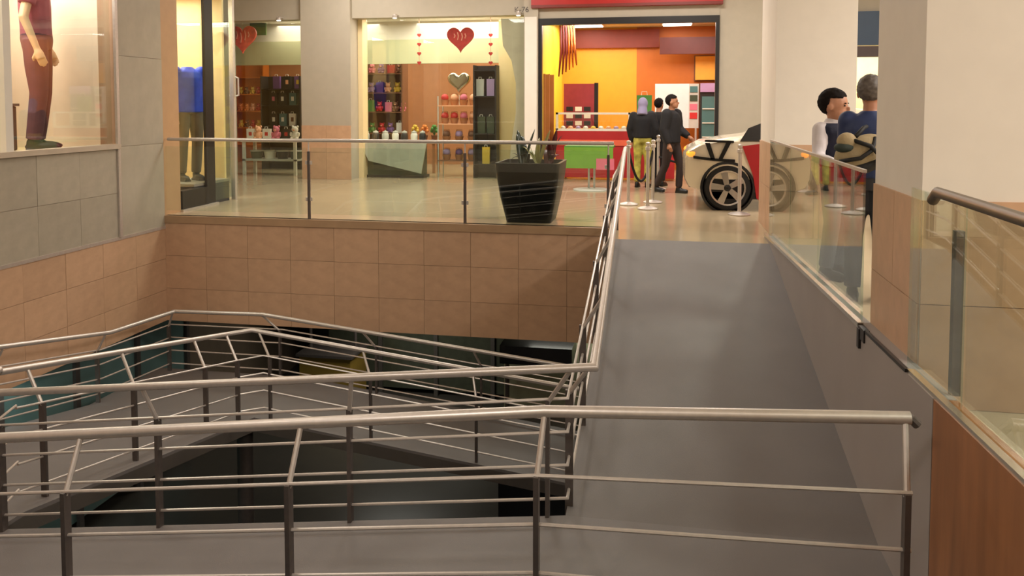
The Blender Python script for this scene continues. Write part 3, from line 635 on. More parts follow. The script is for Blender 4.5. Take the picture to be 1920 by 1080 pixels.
# boy: leans by the glass balustrade, looks right
def wl3(loc, rot, sc, **pts):      # world joint positions into the figure's own frame
    Mi = (Matrix.Translation(Vector(loc)) @ Matrix.Rotation(rot, 4, 'Z') @ Matrix.Scale(sc, 4)).inverted()
    return {k: tuple(Mi @ Vector(v)) for k, v in pts.items()}
bl = ((1.56, 7.56, 0), R(48), 1.04)
person('person', 'boy in navy vest over white shirt leaning by the glass balustrade', 'person', bl[0], bl[1], bl[2],
    wl3(*bl, neck=(1.515, 7.5, 1.42), head=(1.51, 7.47, 1.56), shR=(1.385, 7.43, 1.345), elR=(1.355, 7.34, 1.10), wrR=(1.46, 7.22, 1.07), shL=(1.67, 7.60, 1.35), elL=(1.73, 7.46, 1.12), wrL=(1.63, 7.31, 1.10)),
    dict(skin=SK2, trousers=GREYT, top=WSH, shoe=SHOE, hair=HB), headyaw=R(16), headpitch=R(4), vest=NAVY, headscale=1.22)
# man: back to the ramp
person('person', 'grey-haired man in blue jacket turned away beside the boy', 'person', (1.625, 6.72, 0), R(165), 1.03,
    dict(shL=(.155,0,1.4), shR=(-.165,0,1.4), elL=(.175,-.06,1.13), wrL=(.12,-.2,1.0), elR=(-.22,-.08,1.12), wrR=(-.18,-.22,1.0)),
    dict(skin=SK1, trousers=CHAR, top=BLUEJ, shoe=SHOE, hair=HG), coat=.008, headyaw=R(-10), headpitch=R(6), headscale=1.12)
# backpack on the man's back
bpx = Vector((1.48, 6.42, 1.2)); bp = thing('backpack', 'khaki and black backpack slung low on the back of the man', 'bag', (bpx.x, bpx.y, 1.03))
KH = mat('khaki_canvas', (164, 146, 112), .8, var=.12, bump=.3); BKS = mat('black_webbing', (20, 18, 18), .7); DGR = mat('dark_green_mesh', (48, 58, 52), .8)
RY = Matrix.Rotation(R(-22), 3, 'Y')
o_ = MB().ell(bpx, (.19, .12, .13), 16, 12, RY).ell(bpx+Vector((.08, .02, .05)), (.13, .11, .1), 14, 10).build('main_pouch', KH, bp, smooth=True); remesh(o_, .012)
o_ = MB().ell(bpx+Vector((-.1, -.04, .09)), (.075, .07, .07), 14, 10).build('top_pouch', KH, bp, smooth=True); remesh(o_, .01)
MB().ell(bpx+Vector((-.12, -.05, .045)), (.075, .075, .04), 14, 10).build('mesh_band', DGR, bp, smooth=True)
MB().ell(bpx+Vector((.02, -.0, -.1)), (.2, .115, .06), 14, 10, RY).build('base_panel', BKS, bp, smooth=True)
for pp in ([(-.16, -.09, -.06), (-.02, -.135, -.03), (.06, -.125, .03), (.1, -.05, .12)], [(-.06, -.08, .1), (.05, -.135, .06), (.14, -.125, -.04), (.2, -.06, -.12)], [(.14, -.06, .12), (.2, -.07, .0), (.19, -.06, -.13)], [(-.04, -.06, .13), (.04, .06, .19), (.08, .14, .2)]):
    MB().tube([bpx+Vector(q) for q in pp], .016, 8).build('strap', BKS, bp, smooth=True)
MB().tube([bpx+Vector(q) for q in ((.21, -.05, .06), (.235, -.06, -.02), (.225, -.05, -.1))], .009, 6).build('cord', WSH, bp, smooth=True)
# far people
pm_ = U(1258, 362, Z=0)
person('person', 'man in black jacket walking past the nose of the display car', 'person', tuple(pm_), R(62), 1.0,
    dict(knL=(.1,-.12,.5), anL=(.1,-.1,.085), knR=(-.1,.06,.5), anR=(-.1,.25,.1), elL=(.24,-.02,1.13), wrL=(.22,-.22,1.0)),
    dict(skin=SK1, trousers=DKB, top=BLK, shoe=SHOE, hair=HB), vox=.018, coat=.03, headyaw=R(20), headscale=1.08)
p2 = U(1236, 356, Z=0)
person('person', 'dark-haired person in black standing behind the walking man', 'person', (p2.x-.02, p2.y+.75, 0), R(150), .97, {}, dict(skin=SK1, trousers=BLK, top=BLK, shoe=SHOE, hair=HB), vox=.02, coat=.03, headscale=1.05)
p3 = U(1204, 352, Z=0)
person('person', 'person in black top with lilac headscarf by the stanchions', 'person', (p3.x, p3.y+.1, 0), R(170), .97, dict(elL=(.26,.0,1.14), elR=(-.26,.0,1.14)), dict(skin=SK1, trousers=mat('patterned_yellow', (170, 160, 70), .8, var=.5, scale=9), top=BLK, shoe=SHOE, hair=HB), vox=.02, coat=.015, hood=mat('lilac_scarf', (150, 140, 172), .8))
# mannequins
MS = mat('mannequin_skin', (226, 188, 148), .5)
mf = U(75, 272, X=-7.45)
person('mannequin', 'mannequin in pink shirt and maroon trousers in the left display window', 'mannequin', (mf.x, mf.y, 1.0), R(122), 1.42, dict(elR=(-.25,.05,1.12), wrR=(-.24,-.04,.86), anL=(.08,.03,.085), anR=(-.08,.03,.085)),
    dict(skin=MS, trousers=mat('maroon_trousers', (96, 58, 68), .8, var=.15), top=mat('pink_shirt', (164, 88, 98), .8, var=.15), shoe=mat('brown_shoe', (66, 46, 44), .6), hair=HB), sleeve='short', face=True)
BD = MB().box(-8.4, -7.75, mf.y-.55, mf.y-.42, 1.0, 3.5)
tag(BD.build('display_board', mat('olive_board', (110, 98, 70), .7), base=(-7.8, mf.y-.5, 1.0)), 'olive back board behind the pink-shirted mannequin', 'board')
dm = U(95, 200, X=-8.4)
tag(Bx(-8.5, -8.46, dm.y-.05, dm.y+.75, 1.55, 2.25).build('wall_poster', mat('pale_pink_print', (228, 176, 156), .7, var=.05), base=(-8.48, dm.y+.3, 1.6)), 'pale pink poster on the wall of the display window', 'poster')
dgb = thing('display_stand', 'dark grey low display block behind the legs of the pink-shirted mannequin', 'stand', (-7.75, mf.y-.2, 1.0))
Bx(-8.25, -7.85, mf.y-.36, mf.y+.1, 1.0, 1.55).build('block', mat('dark_grey_block', (70, 66, 66), .6), dgb, bevel=.02)
Bx(-8.27, -7.83, mf.y-.38, mf.y+.12, 1.55, 1.58).build('top', mat('grey_block_top', (92, 88, 86), .6), dgb)
bmn = U(357, 356, X=-7.35)
person('mannequin', 'mannequin in bright blue jacket and khaki trousers behind the store glass', 'mannequin', (bmn.x, bmn.y, .36), R(60), 1.22, {}, dict(skin=MS, trousers=mat('khaki_trousers', (120, 104, 84), .8, var=.15), top=mat('bright_blue_jacket', (40, 72, 205), .55, var=.25, scale=5), shoe=SHOE, hair=None), coat=.02, head=False)
pl = thing('display_plinth', 'dark plinth under the blue-jacketed mannequin in the store', 'plinth', (bmn.x, bmn.y, 0))
Bx(bmn.x-.4, bmn.x+.38, bmn.y-.5, bmn.y+.5, 0, .32).build('body', mat('plinth_dark', (60, 56, 58), .6), pl)
Bx(bmn.x-.41, bmn.x+.39, bmn.y-.51, bmn.y+.51, .32, .36).build('top', mat('plinth_top', (150, 140, 128), .4), pl)
lm = thing('wall_lamp', 'glowing cream box lamp on the back wall of the left store', 'lamp', (-10.3, 11.9, 2.1))
Bx(-10.4, -10.3, 14.6-2.9, 15.1-2.9, 2.1, 2.65).build('shade', mat('warm_shade', (255, 224, 140), .6, emit=2.2), lm)
Bx(-10.4, -10.37, 11.65, 12.25, 2.05, 2.7).build('back_plate', M_STEELD, lm)

# ================================================================ SHOP CONTENTS
def heart_pts(cx, cz, s):
    out = []
    for k in range(40):
        t = 2*math.pi*k/40; x = 16*math.sin(t)**3; z = 13*math.cos(t)-5*math.cos(2*t)-2*math.cos(3*t)-math.cos(4*t)
        out.append((cx+x*s/16, cz+z*s/16))
    return out
MHEART = mat('red_heart', (186, 44, 40), .5, var=.2, scale=14); MHEART2 = mat('coral_heart', (232, 92, 76), .5, var=.2, scale=14)
def heart(cx_px, cz_px, Y, s, label, m, mark):
    c = U(cx_px, cz_px, Y=Y); t = thing('hanging_heart', label, 'heart decoration', (c.x, Y, c.z-s))
    MB().prism(heart_pts(c.x, c.z, s), Y, Y+.05).build('heart', m, t, bevel=.01)
    for k, (ox, h0, h1) in enumerate(mark):
        MB().tube([(c.x+ox*s, Y-.006, c.z+h0*s), (c.x+ox*s+.02, Y-.006, c.z+(h0+h1)/2*s), (c.x+ox*s, Y-.006, c.z+h1*s)], .013, 6).build('swirl', mat('pale_print', (232, 150, 130), .6), t)
    MB().tube([(c.x, Y+.02, c.z+s*.3), (c.x, Y+.02, 3.45)], .004, 6).build('cord', M_STEEL, t)
heart(863, 71, YS+.42, .29, 'red heart sign hanging in the window beside the orange shop', MHEART, ((-.45, .0, .3), (-.2, -.15, .4), (.1, -.2, .35), (.35, -.05, .3)))
heart(454, 70, YS+.42, .33, 'coral heart with pale swirls hanging beside the left store door', MHEART2, ((-.4, -.1, .4), (-.1, -.35, .3), (.2, -.2, .45), (.45, .0, .35)))
pgn = mat('olive_panel', (96, 116, 66), .7)
c = U(485, 50, Y=YS+1.4); tag(Bx(c.x-.2, c.x+.2, YS+1.36, YS+1.4, c.z-.2, c.z+.25).build('hanging_banner', pgn, base=(c.x, YS+1.4, c.z)), 'olive green square panel hanging behind the coral heart', 'panel')
for xx in (786, 920):
    t0 = U(xx, 66, Y=YS+.9); t1 = U(xx, 118, Y=YS+.9)
    g = thing('garland', 'thin pink garland hanging in the heart shop window', 'garland', (t1.x, YS+.9, t1.z), 'thin pink garlands')
    MB().tube([(t0.x, YS+.9, 3.45), tuple(t1)], .005, 6).build('string', mat('pink_string', (214, 130, 110), .7), g)
    for k in range(4):
        q = t0.lerp(t1, k/3); MB().prism(heart_pts(q.x, q.z, .045), YS+.89, YS+.91).build('charm', MATS['red_heart'], g)

def ccol(name, rgb, **k): return mat('shop_'+name, rgb, .5, **k)
PAL = {n: ccol(n, c) for n, c in dict(green=(70, 130, 50), red=(196, 44, 40), purple=(110, 70, 130), pink=(214, 110, 130), brown=(120, 76, 50), peach=(236, 170, 130), yellow=(220, 180, 60), white=(232, 224, 210), black=(30, 27, 28), orange=(226, 130, 50), lilac=(170, 140, 180), teal=(70, 110, 110), dgreen=(60, 70, 50), wood=(170, 110, 66), silver=(190, 186, 176)).items()}
def plush(x, Y, z, s, c, label, grp=None, ears=True):
    m = MB().ell((x, Y, z+s*.32), (s*.3, s*.26, s*.32), 12, 8).ell((x, Y-s*.05, z+s*.76), s*.25, 12, 8)
    for q in (-1, 1):
        m.ell((x+q*s*.2, Y-s*.18, z+s*.12), (s*.12, s*.18, s*.11), 8, 6).ell((x+q*s*.3, Y-s*.08, z+s*.4), (s*.1, s*.1, s*.18), 8, 6)
        if ears: m.ell((x+q*s*.19, Y, z+s*.97), s*.09, 8, 6)
    t = thing('plush_toy', label, 'toy', (x, Y, z), grp)
    m.build('body', PAL[c], t, smooth=True)
    MB().ell((x, Y-s*.28, z+s*.72), (s*.1, s*.06, s*.07), 8, 6).build('muzzle', PAL['peach'], t, smooth=True)
def giftbag(x, Y, z, wd, h, c, label, grp=None, mark=None):
    t = thing('gift_bag', label, 'gift bag', (x, Y, z), grp)
    MB().hexa([(x-wd/2, Y-wd*.22, z), (x+wd/2, Y-wd*.22, z), (x+wd/2, Y+wd*.22, z), (x-wd/2, Y+wd*.22, z)], [(x-wd/2*1.05, Y-wd*.2, z+h), (x+wd/2*1.05, Y-wd*.2, z+h), (x+wd/2*1.05, Y+wd*.2, z+h), (x-wd/2*1.05, Y+wd*.2, z+h)]).build('bag', PAL[c], t)
    MB().tube([(x-wd*.2, Y-wd*.2, z+h), (x-wd*.17, Y-wd*.2, z+h+wd*.25), (x+wd*.17, Y-wd*.2, z+h+wd*.25), (x+wd*.2, Y-wd*.2, z+h)], .006, 6).build('handle', PAL['white'], t)
    if mark: MB().box(x-wd*.2, x+wd*.2, Y-wd*.24, Y-wd*.2, z+h*.35, z+h*.7).build('tag', PAL[mark], t)
def shelf(x0, x1, Y, dep, zs, h, m, label, name='shelf_unit', cat='shelf', back=True):
    t = thing(name, label, cat, ((x0+x1)/2, Y, 0))
    for x in (x0, x1-.03): Bx(x, x+.03, Y-dep, Y, 0, h).build('side_panel', m, t)
    for z in zs: Bx(x0+.03, x1-.03, Y-dep, Y, z-.025, z).build('shelf', m, t)
    if back: Bx(x0, x1, Y, Y+.02, 0, h).build('back_panel', m, t)
    return t
# --- left opening: dark wall of bags, warm shelf, white table
YA = YS+2.4
x0, x1 = px(502, YA), px(575, YA)
shelf(x0, x1, YA, .35, (.45, 1.05, 1.55, 1.95), 2.25, PAL['black'], 'black shelf unit with tagged bags in the left shop window')
for i, (xp, zz, c, mk) in enumerate(((514, 1.05, 'black', 'white'), (531, 1.05, 'teal', 'white'), (549, 1.05, 'white', 'brown'), (566, 1.05, 'black', 'white'), (514, 1.55, 'black', 'pink'), (531, 1.55, 'black', 'white'), (550, 1.55, 'teal', 'white'), (565, 1.55, 'dgreen', 'white'), (520, 1.95, 'purple', None), (540, 1.95, 'black', 'peach'), (560, 1.95, 'purple', 'yellow'))):
    giftbag(px(xp, YA-.2), YA-.2, zz, .17, .3, c, '%s gift bag on the %s shelf of the black shelf unit' % (dict(dgreen='dark green').get(c, c), {1.05: 'lower', 1.55: 'middle', 1.95: 'upper'}[zz]), 'bags on the black shelf unit', mk)
YW = YS+4.3
x0, x1 = px(447, YW), px(505, YW)
shelf(x0, x1, YW, .3, (.5, .95, 1.4, 1.85, 2.3), 2.7, PAL['orange'], 'orange lit shelf unit at the back of the left shop window')
for i in range(15):
    z = (.95, 1.4, 1.85)[i // 5]; c = random.choice(['red', 'orange', 'peach', 'brown', 'yellow', 'pink'])
    plush(px(452+(i % 5)*11, YW-.15), YW-.15, z, .19, c, 'small %s plush toy on the orange lit shelf' % c, 'plush toys on the orange shelf')
def table(x0, x1, Y, dep, h, label, m, m2, shelfz=None):
    t = thing('display_table', label, 'table', ((x0+x1)/2, Y, 0))
    Bx(x0, x1, Y-dep/2, Y+dep/2, h-.05, h).build('table_top', m, t, bevel=.01)
    for x in (x0+.03, x1-.09):
        for y in (Y-dep/2+.03, Y+dep/2-.09): Bx(x, x+.06, y, y+.06, 0, h-.05).build('leg', m, t)
    if shelfz: Bx(x0+.03, x1-.03, Y-dep/2+.03, Y+dep/2-.03, shelfz-.04, shelfz).build('lower_shelf', m2, t)
    return t
YT2 = YS+.85
table(px(462, YT2), px(566, YT2), YT2, .6, .78, 'white display table in the left shop window', PAL['white'], PAL['silver'], .35)
for i, (xp, c) in enumerate(((470, 'white'), (484, 'peach'), (500, 'white'), (518, 'pink'), (537, 'black'), (553, 'white'))):
    if i % 2: plush(px(xp, YT2), YT2, .78, .3, c, '%s plush toy on the white display table' % c)
    else: giftbag(px(xp, YT2), YT2, .78, .18, .24, c, '%s gift bag standing on the white display table' % c, 'white bags on the display table', 'red')
for i, (xp, c) in enumerate(((480, 'dgreen'), (505, 'white'), (529, 'black'), (554, 'dgreen'))):
    xx = px(xp, YT2); t = thing('storage_basket', '%s basket on the lower shelf of the white table' % dict(dgreen='dark green').get(c, c), 'basket', (xx, YT2, .35), 'baskets under the white table')
    MB().lathe([(.11, 0), (.14, .17), (.125, .17), (.1, .03)], (xx, YT2, .35), 14).build('body', PAL[c], t, smooth='auto'); MB().lathe([(.14, .16), (.15, .17), (.145, .19)], (xx, YT2, .35), 14).build('rim', PAL['silver'], t)
# --- right opening: toy shelves at left, tilted stand, tower of hearts, dark shelf
x0, x1 = px(688, YA), px(765, YA)
shelf(x0, x1, YA, .4, (.4, .9, 1.4, 1.85, 2.3), 2.55, PAL['brown'], 'brown toy shelf unit beside the lit cream jamb')
tj = ((698, .9, .45, 'green', 1), (716, .9, .42, 'red', 1), (732, .9, .3, 'purple', 1), (750, .9, .3, 'white', 0), (696, 1.4, .34, 'green', 0), (712, 1.4, .34, 'red', 1), (729, 1.4, .28, 'pink', 0), (742, 1.4, .26, 'brown', 1), (756, 1.4, .2, 'pink', 1), (697, 1.85, .3, 'lilac', 1), (713, 1.85, .3, 'purple', 0), (728, 1.85, .3, 'peach', 1), (746, 1.85, .3, 'yellow', 1), (699, 2.3, .24, 'pink', 1), (716, 2.3, .24, 'purple', 1), (734, 2.3, .24, 'red', 0), (750, 2.3, .24, 'brown', 1))
zn = {.9: 'lower', 1.4: 'second', 1.85: 'third', 2.3: 'top'}
for xp, z, s, c, kd in tj:
    if kd: plush(px(xp, YA-.22), YA-.22, z, min(s, .23), c, '%s plush toy on the %s shelf of the brown unit' % (c, zn[z]))
    else: giftbag(px(xp, YA-.22), YA-.22, z, .16, s*.8, c, '%s gift bag on the %s shelf of the brown unit' % (c, zn[z]))
# tilted counter
YC = YS+.75
ts = thing('display_counter', 'grey display counter with a slanting front panel in the window', 'counter', (px(735, YC), YC, 0))
a, b = px(675, YC-.3), px(800, YC-.3)
MB().prism([(a, .74), (b, .74), (b-.12, .1), (a+.2, .36)], YC-.34, YC-.3).build('front_panel', mat('pale_grey_panel', (176, 176, 160), .4), ts)
MB().box(a, b, YC-.3, YC+.25, .74, .79).build('counter_top', PAL['silver'], ts)
MB().box(a+.1, b-.15, YC-.2, YC+.2, .05, .74).build('carcass', PAL['dgreen'], ts)
MB().box(a+.05, b-.1, YC-.25, YC+.22, 0, .05).build('base', PAL['black'], ts)
for i, (xp, c) in enumerate(((686, 'silver'), (704, 'black'), (722, 'silver'), (741, 'white'), (758, 'black'), (776, 'white'), (792, 'black'))):
    xx = px(xp, YC); t = thing('jar', '%s lidded jar on the slanted grey counter' % c, 'jar', (xx, YC, .79), 'jars on the slanted counter')
    MB().lathe([(.06, 0), (.075, .04), (.075, .13), (.055, .16)], (xx, YC, .79), 14).build('body', PAL[c], t, smooth='auto'); MB().lathe([(.06, .16), (.06, .19), (.02, .2), (.02, .22)], (xx, YC, .79), 12).build('lid', PAL['silver'], t, smooth='auto')
# yellow / mixed flowers beyond the counter
YF = YS+1.9
tb = table(px(770, YF), px(822, YF), YF, .5, .72, 'small wooden table with flower pots behind the counter', PAL['wood'], PAL['wood'])
for i, (xp, c) in enumerate(((778, 'yellow'), (796, 'orange'), (814, 'green'))):
    xx = px(xp, YF); t = thing('flower_pot', '%s flower pot on the small wooden table' % c, 'flower pot', (xx, YF, .72), 'flower pots on the wooden table')
    MB().lathe([(.05, 0), (.075, .13), (.08, .14), (.06, .14)], (xx, YF, .72), 12).build('pot', PAL['brown'], t, smooth='auto')
    for k in range(6):
        an = k*1.05; q = (xx+.055*math.cos(an), YF+.055*math.sin(an), .72+.24+.05*(k % 3)); MB().ell(q, .045, 8, 6).tube([(xx, YF, .85), q], .006, 5).build('bloom', PAL[c], t, smooth=True)
# heart balloon tower: wire rack with baskets
YR = YS+1.2
xa, xb = px(826, YR), px(897, YR); xm = (xa+xb)/2
rk = thing('display_rack', 'wire display rack stacked with baskets under a silver heart balloon', 'rack', (xm, YR, 0))
for x in (xa, xb):
    for y in (YR-.2, YR+.2): MB().tube([(x, y, 0), (x, y, 1.75)], .014, 8).build('upright', PAL['silver'], rk)
for z in (.35, .75, 1.15, 1.55): MB().box(xa, xb, YR-.22, YR+.22, z-.02, z).build('shelf', PAL['peach'] if z > 1 else PAL['brown'], rk)
for z, row in ((1.55, 4), (1.15, 4), (.75, 3), (.35, 3)):
    for k in range(row):
        xx = xa+(xb-xa)*(k+.5)/row; c = random.choice(['peach', 'pink', 'peach', 'red'] if z > 1 else ['purple', 'brown', 'pink', 'lilac'])
        t = thing('gift_basket', 'round %s gift basket on the %s tier of the wire rack' % (c, {1.55: 'top', 1.15: 'second', .75: 'third', .35: 'bottom'}[z]), 'gift basket', (xx, YR-.02, z), 'gift baskets on the wire rack')
        MB().lathe([(.07, 0), (.095, .1), (.1, .12), (.08, .12)], (xx, YR-.02, z), 14).build('basket', PAL['wood'], t, smooth='auto')
        MB().ell((xx, YR-.03, z+.17), (.085, .085, .08), 12, 8).build('wrapped_gift', PAL[c], t, smooth=True)
        MB().tube([(xx-.09, YR-.02, z+.1), (xx-.06, YR-.02, z+.26), (xx+.06, YR-.02, z+.26), (xx+.09, YR-.02, z+.1)], .008, 6).build('handle', PAL['wood'], t)
hbt = thing('heart_balloon', 'shiny silver heart balloon above the wire rack', 'balloon', (xm, YR, 1.9))
o_ = MB().prism(heart_pts(xm, 2.08, .25), YR-.09, YR+.09).build('balloon', mat('foil', (200, 190, 170), .15, 1), hbt, smooth=True); remesh(o_, .02, 12)
MB().tube([(xm, YR, 1.78), (xm, YR, 1.55)], .008, 6).build('stick', PAL['white'], hbt)
x0, x1 = px(893, YS+1.0), px(936, YS+1.0)
shelf(x0, x1, YS+1.0, .3, (.3, .95, 1.75, 2.3), 2.4, PAL['black'], 'narrow dark shelf unit at the right end of the heart shop')
for i, (fx, z, c) in enumerate(((.25, 1.75, 'silver'), (.7, 1.75, 'lilac'), (.3, .95, 'dgreen'), (.7, .95, 'dgreen'), (.5, .3, 'yellow'))):
    giftbag(x0+(x1-x0)*fx, YS+.85, z, .16, .36, c, '%s gift bag on the %s level of the narrow dark shelf' % (dict(dgreen='dark green').get(c, c), {1.75: 'high', .95: 'middle', .3: 'low'}[z]), 'bags on the narrow dark shelf')
# spot lamps under the heart shop header
for xp in (742, 973, 525):
    q = U(xp, 33, Y=YS-.12); t = thing('spot_lamp', 'small round spot lamp under the shop fascia', 'spot lamp', (q.x, YS-.18, 3.3), 'spot lamps under the shop fascia')
    MB().lathe([(.05, 0), (.055, .05), (.03, .06)], (q.x, YS-.18, 3.33), 12).build('housing', M_STEEL, t); MB().lathe([(.04, 0), (.04, .012)], (q.x, YS-.18, 3.32), 12).build('bulb', M_SHOPLAMP, t)
    Bx(q.x-.02, q.x+.02, YS-.2, YS, 3.385, 3.41).build('bracket', M_STEEL, t)
# shop number on the fascia
def text(body, size, loc, m, name, parent=None, ext=.004, rot=(R(90), 0, 0), align='CENTER'):
    cu = bpy.data.curves.new(name, 'FONT'); cu.body = body; cu.size = size; cu.extrude = ext; cu.align_x = align
    o = bpy.data.objects.new('tmp', cu); me = bpy.data.meshes.new_from_object(o); bpy.data.objects.remove(o)
    me.materials.append(m) if not me.materials else None
    off = Vector(parent['base']) if parent else Vector((0,0,0))
    n = bpy.data.objects.new(name, me); COL.objects.link(n); n.location = Vector(loc)-off; n.rotation_euler = rot
    if parent: n.parent = parent
    return n
q = U(978, 18, Y=YS-.1)
text('K-76', .15, (q.x, YS-.105, q.z-.05), mat('number_grey', (96, 88, 82), .6), 'unit_number', wsh)
# red sign over the orange shop
sg2 = thing('shop_sign', 'long red sign panel above the orange shop front', 'sign', ((HX['e']+HX['f'])/2, YS-.1, 3.42))
Bx(px(998), px(1352), YS-.16, YS-.02, pz(19), pz(19)+.75).build('panel', mat('red_sign', (176, 34, 30), .35, var=.04), sg2)
Bx(px(998), px(1352), YS-.17, YS-.15, pz(19), pz(14)).build('lower_edge', mat('dark_red_edge', (120, 40, 32), .4), sg2)
# ceiling lights of the orange shop
for (xa_, xb_, ya_, Yc) in ((1074, 1127, 50, 18.2), (1242, 1295, 50, 18.2), (1290, 1340, 67, 16.9)):
    Yc = (3.4-1.57)*FOC/(196-ya_)*.99; xa2, xb2 = px(xa_, Yc), px(xb_, Yc)
    t = thing('ceiling_light', 'bright white ceiling panel light inside the orange shop', 'ceiling light', ((xa2+xb2)/2, Yc, 3.38), 'orange shop ceiling lights')
    Bx(xa2-.03, xb2+.03, Yc-.5, Yc+.5, 3.40, 3.42).build('frame', M_WHITE, t); Bx(xa2, xb2, Yc-.46, Yc+.46, 3.385, 3.40).build('diffuser', M_SHOPLAMP, t)
# menu board, counter with glass case, table, white board, fridge, panels
YM = YS+2.2
mb_ = thing('menu_board', 'maroon menu board with white print on the orange wall', 'menu board', (px(1085, YM), YM, 1.2))
ax, bx = px(1057, YM), px(1114, YM); za, zb_ = pz(240, YM, 1085), pz(157, YM, 1085)
Bx(ax, bx, YM, YM+.04, za, zb_).build('board', mat('maroon_board', (140, 44, 52), .5, var=.1), mb_)
Bx(bx, bx+.09, YM, YM+.05, za, zb_+.02).build('side_frame', M_BLACK, mb_)
for k in range(9):
    xx = ax+.06+(k % 3)*.2; zz = za+.06+(k//3)*.16; Bx(xx, xx+.15, YM-.008, YM, zz, zz+.1).build('print_block', PAL['white'] if k % 2 else PAL['black'], mb_)
for x_ in (ax+.05, bx-.05): MB().tube([(x_, YM+.02, 0), (x_, YM+.02, za)], .02, 8).build('leg', M_BLACK, mb_)
YK = YS+.75
ct = thing('shop_counter', 'red counter with white-framed glass case at the orange shop front', 'counter', (px(1110, YK), YK, 0))
ca, cb2 = px(1042, YK), px(1182, YK); zt, zb2 = pz(211, YK, 1110), pz(244, YK, 1110)
Bx(ca, cb2+.9, YK, YK+.6, .05, zb2-.02).build('counter_body', mat('red_counter', (178, 40, 44), .4), ct)
Bx(ca, cb2+.9, YK-.02, YK+.02, zb2-.32, zb2-.2).build('front_stripe', mat('coral_stripe', (240, 110, 80), .4), ct)
fm = PAL['white']
for x_ in (ca, cb2-.04, cb2+.4, cb2+.86):
    Bx(x_, x_+.05, YK, YK+.05, zb2, zt).build('case_upright', fm, ct)
for (u0, u1) in ((ca, cb2), (cb2+.02, cb2+.9)):
    Bx(u0, u1, YK, YK+.05, zt-.04, zt).build('case_rail', fm, ct); Bx(u0, u1, YK, YK+.05, zb2-.02, zb2+.03).build('case_rail', fm, ct)
    Bx(u0+.05, u1-.05, YK+.02, YK+.03, zb2+.03, zt-.04).build('case_glass', M_GLASS, ct)
Bx(ca, cb2+.9, YK+.03, YK+.6, zt-.02, zt).build('case_top', M_GLASS, ct)
for k in range(9):
    xx = ca+.12+k*.16; c = ['white', 'peach', 'lilac', 'white', 'yellow'][k % 5]
    t = thing('food_tray', '%s tray of snacks in the glass case' % c, 'tray', (xx, YK+.3, zb2-.02), 'trays in the glass case')
    Bx(xx-.065, xx+.065, YK+.2, YK+.42, zb2-.02, zb2+.01).build('tray', PAL['silver'], t); MB().ell((xx, YK+.3, zb2+.04), (.055, .09, .04), 10, 6).build('food', PAL[c], t, smooth=True)
# round-edged green table with pink skirt
YG = 14.6
gt = thing('cafe_table', 'green draped promotional table with pink edging on a steel foot', 'table', (px(1110, YG), YG, 0))
ga, gb_ = px(1062, YG), px(1152, YG)
Bx(ga, gb_, YG-.3, YG+.3, .78, .82).build('table_top', PAL['green'], gt)
MB().box(ga, gb_, YG-.31, YG-.29, .42, .8).build('front_cloth', mat('lime_cloth', (110, 158, 50), .7), gt)
MB().box(gb_-.3, gb_+.02, YG-.315, YG-.3, .4, .6).build('pink_print', PAL['pink'], gt)
for xx in (ga+.42, ga+.52): MB().tube([(xx, YG, .03), (xx, YG, .78)], .02, 8).build('leg', PAL['silver'], gt)
MB().lathe([(.34, 0), (.34, .015), (.04, .04)], (ga+.47, YG, 0), 20).build('foot', PAL['silver'], gt, smooth='auto')
# white board and dark fridge on the far side
YP = YS+2.9
ax, bx = px(1228, YP), px(1310, YP); za, zb_ = pz(240, YP, 1270), pz(157, YP, 1270)
wb = thing('poster_board', 'pale blue-white poster board behind the walking man', 'poster', ((ax+bx)/2, YP, 0))
Bx(ax, bx-.22, YP, YP+.04, za, zb_).build('poster', mat('pale_blue_poster', (206, 220, 220), .5, var=.04), wb)
Bx(bx-.22, bx, YP, YP+.04, za, zb_).build('side_strip', PAL['silver'], wb)
for k, c in enumerate(('teal', 'dgreen', 'pink', 'red')): Bx(bx-.2, bx-.03, YP-.01, YP, zb_-.2-.2*k, zb_-.06-.2*k).build('picture', PAL[c], wb)
for x_ in (ax+.05, bx-.08): Bx(x_, x_+.04, YP+.0, YP+.04, 0, za).build('leg', M_STEEL, wb)
ax, bx = px(1313, YP-.2), px(1345, YP-.2)
frd = thing('drinks_fridge', 'drinks fridge with lilac header at the right side of the orange shop', 'fridge', ((ax+bx)/2, YP, 0))
Bx(ax, bx+.25, YP-.1, YP+.5, 0, 2.05).build('body', PAL['black'], frd); Bx(ax, bx+.25, YP-.13, YP-.1, 1.85, 2.05).build('header', PAL['lilac'], frd)
Bx(ax+.04, bx+.2, YP-.12, YP-.1, .3, 1.75).build('glass_door', PAL['teal'], frd)
for k in range(4): Bx(ax+.05, bx+.18, YP-.14, YP-.12, .5+.32*k, .52+.32*k).build('shelf', PAL['white'], frd)
t = thing('wall_panel', 'lit yellow-orange panel high on the brown wall', 'panel', (px(1322, YB-.1), YB-.1, 2.3))
Bx(px(1303, YB-.1), px(1342, YB-.1), YB-.12, YB-.02, pz(150, YB, 1320), pz(106, YB, 1320)).build('panel', mat('amber_panel', (250, 176, 60), .5), t); Bx(px(1301, YB-.1), px(1344, YB-.1), YB-.06, YB, pz(152, YB, 1320), pz(104, YB, 1320)).build('frame', PAL['brown'], t)
xx = px(1206, YS+1.1); Zc = pz(244, YK, 1110)
giftbag(px(1208, YK+.3), YK+.3, zt, .3, .36, 'green', 'bright green bag standing on the glass case of the red counter')
